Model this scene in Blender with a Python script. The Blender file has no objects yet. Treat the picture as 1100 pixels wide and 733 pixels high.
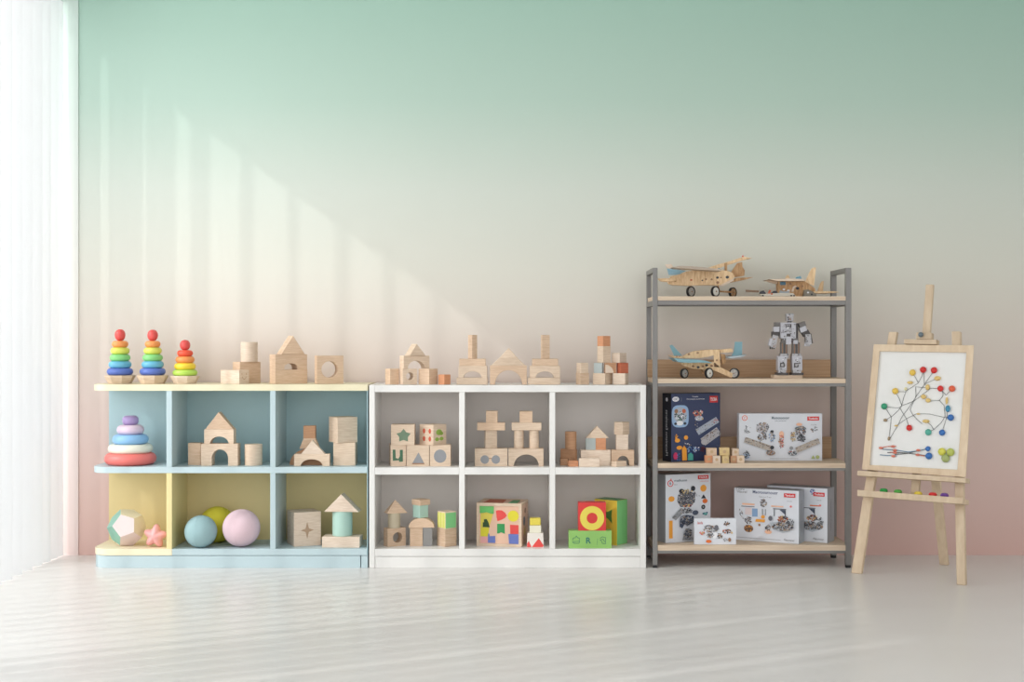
import bpy, bmesh, math, random
from mathutils import Vector, Matrix

# ------------------------------------------------------------------ camera, world, lights, exposure
S = 1450.0            # focal length in pixels of the 1100x733 frame
CZ = 0.976            # camera height
SC = bpy.context.scene
COL = SC.collection
cam_d = bpy.data.cameras.new('camera'); cam = bpy.data.objects.new('camera', cam_d); COL.objects.link(cam)
cam.location = (0, 0, CZ); cam.rotation_euler = (math.pi / 2, 0, 0)
cam_d.sensor_width = 36; cam_d.lens = S / 1100 * 36; cam_d.clip_end = 60
SC.camera = cam
SC.view_settings.view_transform = 'Standard'; SC.view_settings.look = 'None'
SC.view_settings.gamma = 1; SC.view_settings.use_curve_mapping = False
SC.view_settings.exposure = 0.22
SC.cycles.use_denoising = True
SC.cycles.max_bounces = 8; SC.cycles.diffuse_bounces = 5
SC.cycles.caustics_reflective = False; SC.cycles.caustics_refractive = False
w = bpy.data.worlds.new('world'); SC.world = w; w.use_nodes = True
bg = w.node_tree.nodes['Background']; bg.inputs[0].default_value = (0.97, 0.975, 0.985, 1); bg.inputs[1].default_value = 1.27
sun_d = bpy.data.lights.new('sun', 'SUN'); sun = bpy.data.objects.new('sun', sun_d); COL.objects.link(sun)
SUN = Vector((1.9, 1.0, -1.36))
sun.rotation_euler = SUN.to_track_quat('-Z', 'Y').to_euler(); sun.location = (-5, 2, 5)
sun_d.energy = 0.78; sun_d.angle = math.radians(0.95); sun_d.color = (1.0, 0.985, 0.965)
def area(name, loc, d, sx, sy, e, c):
    l = bpy.data.lights.new(name, 'AREA'); o = bpy.data.objects.new(name, l); COL.objects.link(o)
    l.shape = 'RECTANGLE'; l.size = sx; l.size_y = sy; l.energy = e; l.color = c
    o.location = loc; o.rotation_euler = Vector(d).to_track_quat('-Z', 'Y').to_euler(); return o
area('window_daylight', (-3.6, 4.2, 1.9), (1, 0.12, -0.05), 3.6, 2.6, 84, (1.0, 0.995, 0.985))

# ------------------------------------------------------------------ materials
MATS = {}
def lin(c):
    return tuple(((v / 255) / 12.92 if v / 255 <= 0.04045 else ((v / 255 + 0.055) / 1.055) ** 2.4) for v in c)
def paint(name, rgb, rough=0.5, metal=0.0, var=0.03, bump=0.0, scale=30, spec=0.4):
    if name in MATS: return MATS[name]
    m = bpy.data.materials.new(name); m.use_nodes = True; nt = m.node_tree; b = nt.nodes['Principled BSDF']
    b.inputs['Roughness'].default_value = rough; b.inputs['Metallic'].default_value = metal
    b.inputs['Specular IOR Level'].default_value = spec
    tc = nt.nodes.new('ShaderNodeTexCoord'); n = nt.nodes.new('ShaderNodeTexNoise'); n.inputs['Scale'].default_value = scale
    n.inputs['Detail'].default_value = 3
    nt.links.new(tc.outputs['Object'], n.inputs['Vector'])
    mx = nt.nodes.new('ShaderNodeMix'); mx.data_type = 'RGBA'
    l = lin(rgb)
    mx.inputs[6].default_value = tuple(v * (1 - var) for v in l) + (1,)
    mx.inputs[7].default_value = tuple(min(1, v * (1 + var)) for v in l) + (1,)
    nt.links.new(n.outputs['Fac'], mx.inputs[0]); nt.links.new(mx.outputs[2], b.inputs['Base Color'])
    if bump:
        bp = nt.nodes.new('ShaderNodeBump'); bp.inputs['Strength'].default_value = bump; bp.inputs['Distance'].default_value = 0.001
        nt.links.new(n.outputs['Fac'], bp.inputs['Height']); nt.links.new(bp.outputs[0], b.inputs['Normal'])
    MATS[name] = m; return m
def wood(name, rgb, grain=(6, 6, 60), var=0.10, rough=0.55):
    if name in MATS: return MATS[name]
    m = bpy.data.materials.new(name); m.use_nodes = True; nt = m.node_tree; b = nt.nodes['Principled BSDF']
    b.inputs['Roughness'].default_value = rough; b.inputs['Specular IOR Level'].default_value = 0.3
    tc = nt.nodes.new('ShaderNodeTexCoord'); mp = nt.nodes.new('ShaderNodeMapping'); mp.inputs['Scale'].default_value = grain
    oi = nt.nodes.new('ShaderNodeObjectInfo'); va = nt.nodes.new('ShaderNodeVectorMath'); va.operation = 'ADD'
    sc = nt.nodes.new('ShaderNodeMath'); sc.operation = 'MULTIPLY'; sc.inputs[1].default_value = 7.0
    nt.links.new(oi.outputs['Random'], sc.inputs[0])
    nt.links.new(tc.outputs['Object'], mp.inputs['Vector']); nt.links.new(mp.outputs[0], va.inputs[0]); nt.links.new(sc.outputs[0], va.inputs[1])
    n = nt.nodes.new('ShaderNodeTexNoise'); n.inputs['Scale'].default_value = 4.0; n.inputs['Detail'].default_value = 5; n.inputs['Distortion'].default_value = 0.4
    nt.links.new(va.outputs[0], n.inputs['Vector'])
    cr = nt.nodes.new('ShaderNodeValToRGB'); l = lin(rgb)
    cr.color_ramp.elements[0].position = 0.35; cr.color_ramp.elements[1].position = 0.68
    cr.color_ramp.elements[0].color = tuple(v * (1 - var * (1 + 0.5 * i)) for i, v in enumerate(l)) + (1,)
    cr.color_ramp.elements[1].color = tuple(min(1, v * (1 + var * 0.6)) for v in l) + (1,)
    nt.links.new(n.outputs['Fac'], cr.inputs[0])
    hs = nt.nodes.new('ShaderNodeHueSaturation'); mr = nt.nodes.new('ShaderNodeMapRange')
    mr.inputs[3].default_value = 0.93; mr.inputs[4].default_value = 1.07
    nt.links.new(oi.outputs['Random'], mr.inputs[0]); nt.links.new(mr.outputs[0], hs.inputs['Value'])
    nt.links.new(cr.outputs[0], hs.inputs['Color']); nt.links.new(hs.outputs[0], b.inputs['Base Color'])
    MATS[name] = m; return m
W1 = wood('pale_beech', (223, 206, 189)); W2 = wood('beech', (216, 196, 175)); W3 = wood('tan_beech', (210, 184, 159))
W4 = wood('brown_beech', (188, 146, 114)); WO = wood('orange_block', (208, 150, 114)); WR = wood('red_orange_block', (190, 106, 78))
WP = wood('plywood', (228, 200, 162), grain=(30, 30, 8), var=0.16); WPD = wood('dark_plywood', (192, 158, 120), grain=(30, 30, 8), var=0.28)
WS = wood('shelf_oak', (210, 192, 171), grain=(1.2, 12, 30), var=0.10); WB = wood('back_oak', (184, 154, 124), grain=(1.2, 12, 40), var=0.13)
WE = wood('easel_beech', (213, 193, 167), grain=(10, 10, 3), var=0.08)
WHITE = paint('white_laminate', (227, 226, 223), 0.35, var=0.01)
GREIGE = paint('greige_laminate', (226, 220, 215), 0.4, var=0.01)
BLUE = paint('pale_blue_paint', (183, 202, 207), 0.45, var=0.015); TEAL = paint('teal_paint', (172, 200, 206), 0.5, var=0.02)
YEL = paint('pale_yellow_paint', (223, 215, 184), 0.45, var=0.02); OLV = paint('straw_yellow_paint', (224, 205, 150), 0.5, var=0.02)
CREAM = paint('cream_yellow_paint', (232, 222, 192), 0.45, var=0.02)
STEEL = paint('grey_steel', (128, 126, 124), 0.4, 0.35, var=0.03); BLACK = paint('black_plastic', (28, 28, 30), 0.5)
P = lambda n, c, r=0.4, **k: paint(n, c, r, **k)
RED = P('red_paint', (212, 82, 78)); ORANGE = P('orange_paint', (228, 148, 84)); YGREEN = P('lime_paint', (208, 214, 96)); GREEN = P('green_paint', (130, 200, 124))
LBLUE = P('sky_blue_paint', (104, 176, 206)); DBLUE = P('blue_paint', (88, 112, 186)); YELLOW = P('yellow_paint', (236, 205, 62))
CORAL = P('coral_paint', (226, 118, 112)); CRM = P('ivory_paint', (226, 224, 208)); PBLUE = P('pastel_blue_paint', (136, 182, 222)); LILAC = P('lilac_paint', (214, 194, 212)); PURPLE = P('purple_paint', (162, 142, 190))
MINT = P('mint_paint', (172, 204, 192)); PINK = P('pink_paint', (230, 170, 168)); GREYB = P('grey_block_paint', (168, 176, 174))
DGREEN = P('dark_green_paint', (70, 110, 84)); FGREEN = P('leaf_green_paint', (104, 186, 104)); SGREEN = P('stem_green_paint', (140, 170, 70))
INK = P('black_ink', (46, 48, 56)); GREYP = P('grey_print', (140, 142, 146)); WINK = P('white_print', (232, 232, 236)); BROWNP = P('brown_print', (150, 112, 84))
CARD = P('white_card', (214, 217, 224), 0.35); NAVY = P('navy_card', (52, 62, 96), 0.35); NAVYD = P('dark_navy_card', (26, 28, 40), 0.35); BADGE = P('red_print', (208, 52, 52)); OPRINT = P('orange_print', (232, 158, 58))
SKYP = P('light_blue_print', (150, 180, 214)); TEALP = P('teal_print', (80, 170, 160)); MAG = P('magenta_print', (190, 50, 96)); PAPER = P('white_paper', (228, 228, 226), 0.7)
WIRE = P('dark_wire', (96, 98, 98)); STRAW = P('straw_print', (220, 190, 120)); OLIVE = P('olive_felt', (160, 172, 110))

# ------------------------------------------------------------------ mesh helpers
class MB:
    def __init__(s): s.bm = bmesh.new(); s.mats = []
    def mi(s, m):
        if m not in s.mats: s.mats.append(m)
        return s.mats.index(m)
    def _t(s, verts, faces, m, M=None):
        i = s.mi(m)
        for f in faces: f.material_index = i
        if M is not None: bmesh.ops.transform(s.bm, matrix=M, verts=verts)
    def hexa(s, p, m):
        v = [s.bm.verts.new(q) for q in p]
        fs = [s.bm.faces.new([v[i] for i in f]) for f in ((0, 1, 2, 3), (7, 6, 5, 4), (0, 4, 5, 1), (1, 5, 6, 2), (2, 6, 7, 3), (3, 7, 4, 0))]
        s._t(v, fs, m); return s
    def box(s, x0, x1, y0, y1, z0, z1, m, M=None):
        p = [(x0, y0, z0), (x1, y0, z0), (x1, y0, z1), (x0, y0, z1), (x0, y1, z0), (x1, y1, z0), (x1, y1, z1), (x0, y1, z1)]
        if M is not None: p = [M @ Vector(q) for q in p]
        return s.hexa(p, m)
    def prism(s, outer, holes, a, b, m, axis='y', M=None):
        """outline in two coordinates, extruded from a to b along axis"""
        def mk(u, v, t):
            q = Vector((u, t, v)) if axis == 'y' else Vector((u, v, t))
            return M @ q if M is not None else q
        tmp = bmesh.new(); es = []
        for lp in [outer] + list(holes):
            vs = [tmp.verts.new((q[0], q[1], 0)) for q in lp]
            es += [tmp.edges.new((vs[i], vs[(i + 1) % len(vs)])) for i in range(len(vs))]
        bmesh.ops.triangle_fill(tmp, use_beauty=True, use_dissolve=False, edges=es)
        tmp.verts.index_update()
        co = [v.co.copy() for v in tmp.verts]; tris = [[v.index for v in f.verts] for f in tmp.faces]
        be = [(e.verts[0].index, e.verts[1].index) for e in tmp.edges if len(e.link_faces) == 1]
        tmp.free()
        A = [s.bm.verts.new(mk(c.x, c.y, a)) for c in co]; B = [s.bm.verts.new(mk(c.x, c.y, b)) for c in co]
        fs = [s.bm.faces.new([A[i] for i in t]) for t in tris] + [s.bm.faces.new([B[i] for i in reversed(t)]) for t in tris]
        fs += [s.bm.faces.new((A[i], A[j], B[j], B[i])) for i, j in be]
        s._t(A + B, fs, m)
        return s
    def lathe(s, prof, m, c=(0, 0, 0), seg=32, M=None, sx=1, sy=1):
        rings = []
        for r, z in prof:
            if r < 1e-6: rings.append([s.bm.verts.new((c[0], c[1], c[2] + z))])
            else: rings.append([s.bm.verts.new((c[0] + sx * r * math.cos(2 * math.pi * k / seg), c[1] + sy * r * math.sin(2 * math.pi * k / seg), c[2] + z)) for k in range(seg)])
        fs = []
        for i in range(len(rings) - 1):
            a, b = rings[i], rings[i + 1]
            for k in range(seg):
                k2 = (k + 1) % seg
                if len(a) == 1 and len(b) == 1: continue
                if len(a) == 1: fs.append(s.bm.faces.new((a[0], b[k], b[k2])))
                elif len(b) == 1: fs.append(s.bm.faces.new((a[k], a[k2], b[0])))
                else: fs.append(s.bm.faces.new((a[k], a[k2], b[k2], b[k])))
        s._t([v for r in rings for v in r], fs, m, M); return s
    def sph(s, c, r, m, sc=(1, 1, 1), seg=24):
        n = max(6, seg // 2)
        s2 = [(r * math.sin(math.pi * i / n), -r * math.cos(math.pi * i / n)) for i in range(n + 1)]
        s2[0] = (0, -r); s2[-1] = (0, r)
        M = Matrix.Translation(c) @ Matrix.Diagonal((*sc, 1)); return s.lathe(s2, m, seg=seg, M=M)
    def rod(s, p0, p1, r, m, seg=8, r1=None):
        p0 = Vector(p0); p1 = Vector(p1); d = p1 - p0; L = d.length; r1 = r if r1 is None else r1
        M = Matrix.Translation(p0) @ d.to_track_quat('Z', 'Y').to_matrix().to_4x4()
        return s.lathe([(0, 0), (r, 0), (r1, L), (0, L)], m, seg=seg, M=M)
    def build(s, name, parent=None, bevel=0.0, loc=None, rot=None, off=None):
        bm = s.bm
        if off is not None: bmesh.ops.translate(bm, vec=-Vector(off), verts=bm.verts)
        bmesh.ops.recalc_face_normals(bm, faces=bm.faces)
        for f in bm.faces: f.smooth = True
        for e in bm.edges:
            e.smooth = not (len(e.link_faces) != 2 or e.calc_face_angle(0) > math.radians(33))
        me = bpy.data.meshes.new(name); bm.to_mesh(me); bm.free()
        for m in s.mats: me.materials.append(m)
        o = bpy.data.objects.new(name, me); COL.objects.link(o)
        if parent is not None: o.parent = parent
        if loc is not None: o.location = loc
        if rot is not None: o.rotation_euler = (0, 0, rot)
        if bevel:
            b = o.modifiers.new('edge', 'BEVEL'); b.width = bevel; b.segments = 2; b.limit_method = 'ANGLE'; b.angle_limit = math.radians(40); b.harden_normals = True
        return o
def tag(o, label, cat, group=None):
    o['label'] = label; o['category'] = cat
    if group: o['group'] = group
    return o
def thing(name, label, cat, loc=(0, 0, 0), rot=0, group=None):
    o = bpy.data.objects.new(name, None); COL.objects.link(o); o.empty_display_size = 0.05
    o.location = loc; o.rotation_euler = (0, 0, rot); return tag(o, label, cat, group)
def struct(o): o['kind'] = 'structure'; return o
def X(px, Y): return (px - 550) * Y / S
def Z(py, Y): return CZ - (py - 366.5) * Y / S
def arc(cx, cz, rx, rz, a0, a1, n=16):
    return [(cx + rx * math.cos(math.radians(a0 + (a1 - a0) * i / n)), cz + rz * math.sin(math.radians(a0 + (a1 - a0) * i / n))) for i in range(n + 1)]
def text_tris(txt, size, bold=False):
    cu = bpy.data.curves.new('t', 'FONT'); cu.body = txt; cu.size = size; cu.align_x = 'CENTER'; cu.align_y = 'CENTER'; cu.resolution_u = 3
    if bold: cu.offset = size * 0.02
    o = bpy.data.objects.new('t', cu); me = bpy.data.meshes.new_from_object(o)
    vs = [(v.co.x, v.co.y) for v in me.vertices]; fs = [list(p.vertices) for p in me.polygons]
    bpy.data.objects.remove(o); bpy.data.curves.remove(cu); bpy.data.meshes.remove(me)
    return vs, fs
def put_text(mb, txt, size, m, fn, bold=False, sx=1.0):
    """fn(u, v) -> 3D point; u right, v up in metres about the text centre"""
    vs, fs = text_tris(txt, size, bold)
    i = mb.mi(m); V = [mb.bm.verts.new(fn(a * sx, b)) for a, b in vs]
    for f in fs:
        try: q = mb.bm.faces.new([V[k] for k in f]); q.material_index = i
        except ValueError: pass

# ------------------------------------------------------------------ room
YW = 6.15
def wallpaper(name='gradient_wallpaper', lift=0.0):
    m = bpy.data.materials.new(name); m.use_nodes = True; nt = m.node_tree; b = nt.nodes['Principled BSDF']
    b.inputs['Roughness'].default_value = 0.85; b.inputs['Specular IOR Level'].default_value = 0.15
    g = nt.nodes.new('ShaderNodeNewGeometry'); sp = nt.nodes.new('ShaderNodeSeparateXYZ'); nt.links.new(g.outputs['Position'], sp.inputs[0])
    mr = nt.nodes.new('ShaderNodeMapRange'); mr.inputs[1].default_value = 0; mr.inputs[2].default_value = 2.6; nt.links.new(sp.outputs['Z'], mr.inputs[0])
    n = nt.nodes.new('ShaderNodeTexNoise'); n.inputs['Scale'].default_value = 260; nt.links.new(g.outputs['Position'], n.inputs['Vector'])
    cr = nt.nodes.new('ShaderNodeValToRGB'); nt.links.new(mr.outputs[0], cr.inputs[0])
    st = [(0.0, (214, 180, 172)), (0.16, (219, 194, 187)), (0.36, (219, 208, 199)), (0.50, (216, 215, 205)), (0.64, (207, 214, 205)), (0.80, (182, 205, 193)), (1.0, (166, 199, 185))]
    el = cr.color_ramp.elements
    while len(el) < len(st): el.new(0.5)
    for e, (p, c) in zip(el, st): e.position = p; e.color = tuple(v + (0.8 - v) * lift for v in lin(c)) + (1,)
    nt.links.new(cr.outputs[0], b.inputs['Base Color'])
    bp = nt.nodes.new('ShaderNodeBump'); bp.inputs['Strength'].default_value = 0.15; bp.inputs['Distance'].default_value = 0.001
    nt.links.new(n.outputs['Fac'], bp.inputs['Height']); nt.links.new(bp.outputs[0], b.inputs['Normal'])
    return m
WALLM = wallpaper()
def floor_mat():
    m = bpy.data.materials.new('polished_concrete'); m.use_nodes = True; nt = m.node_tree; b = nt.nodes['Principled BSDF']
    g = nt.nodes.new('ShaderNodeNewGeometry')
    mp = nt.nodes.new('ShaderNodeMapping'); mp.inputs['Scale'].default_value = (0.45, 0.8, 1); nt.links.new(g.outputs['Position'], mp.inputs[0])
    n = nt.nodes.new('ShaderNodeTexNoise'); n.inputs['Scale'].default_value = 3.2; n.inputs['Detail'].default_value = 4; n.inputs['Roughness'].default_value = 0.5; n.inputs['Distortion'].default_value = 0.0
    nt.links.new(mp.outputs[0], n.inputs['Vector'])
    cr = nt.nodes.new('ShaderNodeValToRGB'); nt.links.new(n.outputs['Fac'], cr.inputs[0])
    cr.color_ramp.elements[0].position = 0.15; cr.color_ramp.elements[0].color = lin((216, 213, 210)) + (1,)
    cr.color_ramp.elements[1].position = 0.85; cr.color_ramp.elements[1].color = lin((224, 222, 219)) + (1,)
    nt.links.new(cr.outputs[0], b.inputs['Base Color'])
    mr = nt.nodes.new('ShaderNodeMapRange'); mr.inputs[3].default_value = 0.27; mr.inputs[4].default_value = 0.30
    nt.links.new(n.outputs['Fac'], mr.inputs[0]); nt.links.new(mr.outputs[0], b.inputs['Roughness'])
    b.inputs['Specular IOR Level'].default_value = 0.5
    return m
FLM = floor_mat(); CEIL = paint('white_ceiling_paint', (235, 236, 234), 0.8)
XL = -2.14
struct(MB().box(-2.6, 3.5, -3.0, YW + 0.1, -0.1, 0, FLM).build('floor'))
struct(MB().box(-2.3, 3.5, YW, YW + 0.1, 0, 2.8, WALLM).build('wall_back'))
struct(MB().box(-2.3, 3.5, 2.6, YW + 0.1, 2.8, 2.88, CEIL).build('ceiling'))  # unseen ceiling, cut short at the front so more light reaches the floor
struct(MB().box(3.4, 3.5, 2.0, YW, 0, 2.8, CEIL).build('wall_right'))
wl = MB(); wl.box(XL - 0.1, XL, 2.4, YW, 2.537, 2.8, CEIL); wl.box(XL - 0.1, XL, 1.5, 2.4, 0, 2.8, CEIL)
struct(wl.build('wall_left'))
struct(MB().box(XL, X(84, 6.143), 6.144, YW - 0.0003, 0.0, 2.8, wallpaper('painted_lit_wallpaper', 0.4)).build('trim_1'))  # light caught by the trim is painted in as a paler wallpaper gradient

# vertical blind hanging in the window opening
def slat_mat():
    m = bpy.data.materials.new('blind_fabric'); m.use_nodes = True; nt = m.node_tree
    for n in list(nt.nodes): nt.nodes.remove(n)
    o = nt.nodes.new('ShaderNodeOutputMaterial'); d = nt.nodes.new('ShaderNodeBsdfDiffuse'); t = nt.nodes.new('ShaderNodeBsdfTranslucent'); mx = nt.nodes.new('ShaderNodeMixShader')
    tc = nt.nodes.new('ShaderNodeTexCoord'); n = nt.nodes.new('ShaderNodeTexNoise'); n.inputs['Scale'].default_value = 300
    cr = nt.nodes.new('ShaderNodeValToRGB'); cr.color_ramp.elements[0].color = (0.88, 0.89, 0.9, 1); cr.color_ramp.elements[1].color = (0.94, 0.945, 0.95, 1)
    nt.links.new(tc.outputs['Object'], n.inputs['Vector']); nt.links.new(n.outputs['Fac'], cr.inputs[0])
    nt.links.new(cr.outputs[0], d.inputs[0]); nt.links.new(cr.outputs[0], t.inputs[0]); mx.inputs[0].default_value = 0.45
    nt.links.new(d.outputs[0], mx.inputs[1]); nt.links.new(t.outputs[0], mx.inputs[2]); nt.links.new(mx.outputs[0], o.inputs[0]); return m
SLAT = slat_mat()
bl = thing('vertical_blind', 'white vertical fabric blind hanging to the floor in the left window', 'blind', (-2.08, 5.0, 0.0))
MB().box(-2.125, -2.045, 2.4, 6.12, 2.515, 2.55, WHITE).build('head_rail', bl, off=bl.location)
random.seed(4)
edges_y = [6.12, 6.045, 5.955, 5.85, 5.73, 5.615, 5.50, 5.385]
while edges_y[-1] > 2.6: edges_y.append(edges_y[-1] - 0.115)
for i, ye in enumerate(edges_y):
    al = math.radians([84, 74, 66, 52, 44, 40][i] if i < 6 else 45 + random.uniform(-3, 3))
    if ye < 4.0: al = math.radians(60 if i % 5 == 0 else 84)
    wd = 0.1; dx, dy = math.cos(al) * wd, math.sin(al) * wd
    if i == 0: dy = dy * 0.6
    m = MB(); nx, ny = -math.sin(al) * 0.0008, math.cos(al) * 0.0008
    K = 6; pts = [(-2.036 - dx * k / K + math.sin(math.pi * k / K) * ny * 5, ye - dy * k / K - math.sin(math.pi * k / K) * 0.004) for k in range(K + 1)]
    m.prism([(a + nx, b + ny) for a, b in pts] + [(a - nx, b - ny) for a, b in reversed(pts)], [], 0.004, 2.516, SLAT, axis='z')
    m.build('slat', bl, off=bl.location)

# ------------------------------------------------------------------ shelving
YF, YB = 5.8, 6.135
def px2(x): return (x - 550) / 250.0
def rounded_board(x0, x1, y0, y1, r):
    return arc(x0 + r, y0 + r, r, r, 270, 180, 12) + [(x0, y1), (x1, y1), (x1, y0)]
def zf(y): return CZ - (y - 366.5) / 250.0
bc = thing('toy_cabinet', 'pale blue and yellow open toy cabinet with rounded left end', 'cabinet', (-1.2, 5.97, 0), group=None)
o_ = bc.location
xa, xb = px2(96), px2(395)
ZM, ZB = zf(502), zf(590)        # tops of middle shelf and base board
def part(mb, name, parent, bevel=0.0015): return mb.build(name, parent, bevel=bevel, off=parent.location)
part(MB().prism(rounded_board(xa, xb, YF, YB, 0.08), [], zf(420), zf(413.3), YEL, 'z'), 'top_board', bc, 0.003)
d1a, d1b, d2a, d2b = px2(178.7), px2(184.7), px2(290.2), px2(296)
IB = 6.075
part(MB().box(xa + 0.002, xb, IB, IB + 0.012, ZM, zf(420), TEAL), 'back_panel', bc, 0)
part(MB().box(xa + 0.002, xb, IB, IB + 0.012, ZB, zf(508.5), OLV), 'back_panel', bc, 0)
part(MB().box(d1a, d1b, YF, IB, ZM, zf(420), BLUE), 'divider', bc)
part(MB().box(d1a, d1b, YF, IB, ZB, zf(508.5), P('butter_paint', (226, 211, 156))), 'divider', bc)['label'] = 'pale yellow lower divider'
part(MB().box(d2a, d2b, YF, IB, ZM, zf(420), BLUE), 'divider', bc)
part(MB().box(d2a, d2b, YF, IB, ZB, zf(508.5), BLUE), 'divider', bc)
part(MB().box(xb - 0.003, xb, YF, YB, zf(597), zf(420), TEAL), 'side_panel', bc, 0)
part(MB().prism(rounded_board(xa, xb - 0.003, YF, IB + 0.02, 0.08), [], zf(508.5), ZM, BLUE, 'z'), 'middle_shelf', bc, 0.002)
part(MB().prism(rounded_board(px2(97), d1b, YF, IB + 0.02, 0.08), [], zf(597), ZB, CREAM, 'z'), 'base_board', bc, 0.002)['label'] = 'cream yellow base board at the rounded end'
part(MB().box(d1b, xb - 0.003, YF, IB + 0.02, zf(597), ZB, BLUE), 'base_board', bc, 0.002)
pl = MB().prism(rounded_board(px2(97) + 0.002, px2(387), YF + 0.003, YB, 0.08), [], 0, zf(597.4), BLUE, 'z')
pl.box(px2(388), xb, YF + 0.001, YB, 0, zf(597.4), BLUE); part(pl, 'plinth', bc, 0.0015)

wc = thing('toy_cabinet', 'white six-compartment open toy cabinet between blue cabinet and metal rack', 'cabinet', (-0.02, 5.97, 0)); o_ = wc.location
wa, wb = px2(396.6), px2(694)
part(MB().box(wa, wa + 0.024, YF, YB, 0, zf(413.8), WHITE), 'side_panel', wc)
part(MB().box(wb - 0.024, wb, YF, YB, 0, zf(413.8), WHITE), 'side_panel', wc)
part(MB().box(wa + 0.024, wb - 0.024, YF + 0.001, YB, zf(421.5), zf(414), WHITE), 'top_board', wc)
part(MB().box(wa + 0.024, wb - 0.024, IB, IB + 0.012, ZB, zf(421.5), GREIGE), 'back_panel', wc, 0)
for a, b in ((px2(493.2), px2(499.2)), (px2(590.5), px2(596.5))):
    part(MB().box(a, b, YF + 0.001, IB, ZB, zf(421.5), WHITE), 'divider', wc)
xs_ = [wa + 0.024, px2(493.2), px2(499.2), px2(590.5), px2(596.5), wb - 0.024]
for k in range(3):
    part(MB().box(xs_[2 * k], xs_[2 * k + 1], YF + 0.001, IB, zf(510.2), ZM - 0.002, WHITE), 'middle_shelf', wc)
part(MB().box(wa + 0.024, wb - 0.024, YF + 0.001, IB + 0.012, zf(598), ZB, WHITE), 'base_board', wc)
part(MB().box(wa + 0.024, wb - 0.024, YF + 0.003, IB, 0, zf(598.4), WHITE), 'plinth', wc)

# metal rack
rk = thing('metal_rack', 'grey steel rack with four oak shelves beside the white cabinet', 'shelf', (1.03, 5.93, 0)); o_ = rk.location
PX = ((px2(701.3), px2(706.5)), (px2(908.6), px2(914.6))); ZT = zf(287.8); YR = 6.064
RT = [zf(318.5), zf(407.2), zf(498), zf(586)]; RBt = [zf(323), zf(412), zf(503.2), zf(592)]; RB2 = [zf(327.6), zf(415.4), zf(506), zf(595)]
for xx in PX:
    for yy in (YF, YR):
        p = part(MB().box(xx[0], xx[1], yy, yy + 0.022, 0.012, ZT, STEEL), 'post', rk)
        part(MB().box(xx[0] + 0.001, xx[1] - 0.001, yy + 0.001, yy + 0.021, 0, 0.013, BLACK), 'foot', rk)
    part(MB().box(xx[0], xx[1], YF + 0.022, YR, ZT - 0.02, ZT, STEEL), 'top_rail', rk)
    for z1, z0 in zip(RBt, RB2): part(MB().box(xx[0], xx[1], YF + 0.022, YR, z0 - 0.004, z1, STEEL), 'side_rail', rk)
for i, (t, b, c) in enumerate(zip(RT, RBt, RB2)):
    sh = MB().box(PX[0][1] + 0.0005, PX[1][0] - 0.0005, YF + 0.002, YR + 0.02, b + 0.0005, t, WS)
    sh.box(PX[0][0] + 0.004, PX[0][1] + 0.0005, YF + 0.026, YR - 0.003, b + 0.0005, t, WS); sh.box(PX[1][0] - 0.0005, PX[1][1] - 0.004, YF + 0.026, YR - 0.003, b + 0.0005, t, WS)
    part(sh, 'shelf_board', rk, 0)
    for yy in (YF + 0.004, YR + 0.004): part(MB().box(PX[0][1], PX[1][0], yy, yy + 0.014, c, b, STEEL), 'shelf_beam', rk, 0)
part(MB().box(PX[0][0] + 0.002, X(892, 6.05), 6.044, 6.056, RT[1] + 0.0005, Z(386.5, 6.044), WB), 'back_board', rk)
part(MB().box(PX[0][0] + 0.002, X(893, 6.05), 6.044, 6.056, RT[2] + 0.0005, Z(469.5, 6.044), WB), 'back_board', rk)

# ------------------------------------------------------------------ wooden block builder
class St:
    """a place to stand things: yb = pixel row of the base, z = height of the surface, Y = distance"""
    def __init__(s, yb, z, Y, group): s.yb, s.z, s.Y, s.g = yb, z, Y, group
    def Zt(s, py, dy=0): return s.z + (s.yb - py) * (s.Y + dy) / S
def solve(x0, xs, x1, Y, th):
    t0, ts, t1 = (x0 - 550) / S, (xs - 550) / S, (x1 - 550) / S
    Xc = ts * Y; c, s = math.cos(th), math.sin(th)
    return Xc, (t1 * Y - Xc) / (c - t1 * s), (Xc - t0 * Y) / (s + t0 * c) if abs(s + t0 * c) > 1e-4 else 9
KN = {'box': ('wooden_block', 'toy block'), 'cube': ('wooden_cube', 'toy block'), 'cyl': ('wooden_cylinder', 'toy block'), 'roof': ('wooden_roof_block', 'toy block'),
      'arch': ('wooden_arch', 'toy block'), 'hole': ('wooden_ring_block', 'toy block'), 'trap': ('wooden_wedge_block', 'toy block'), 'dome': ('wooden_dome_block', 'toy block')}
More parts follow.
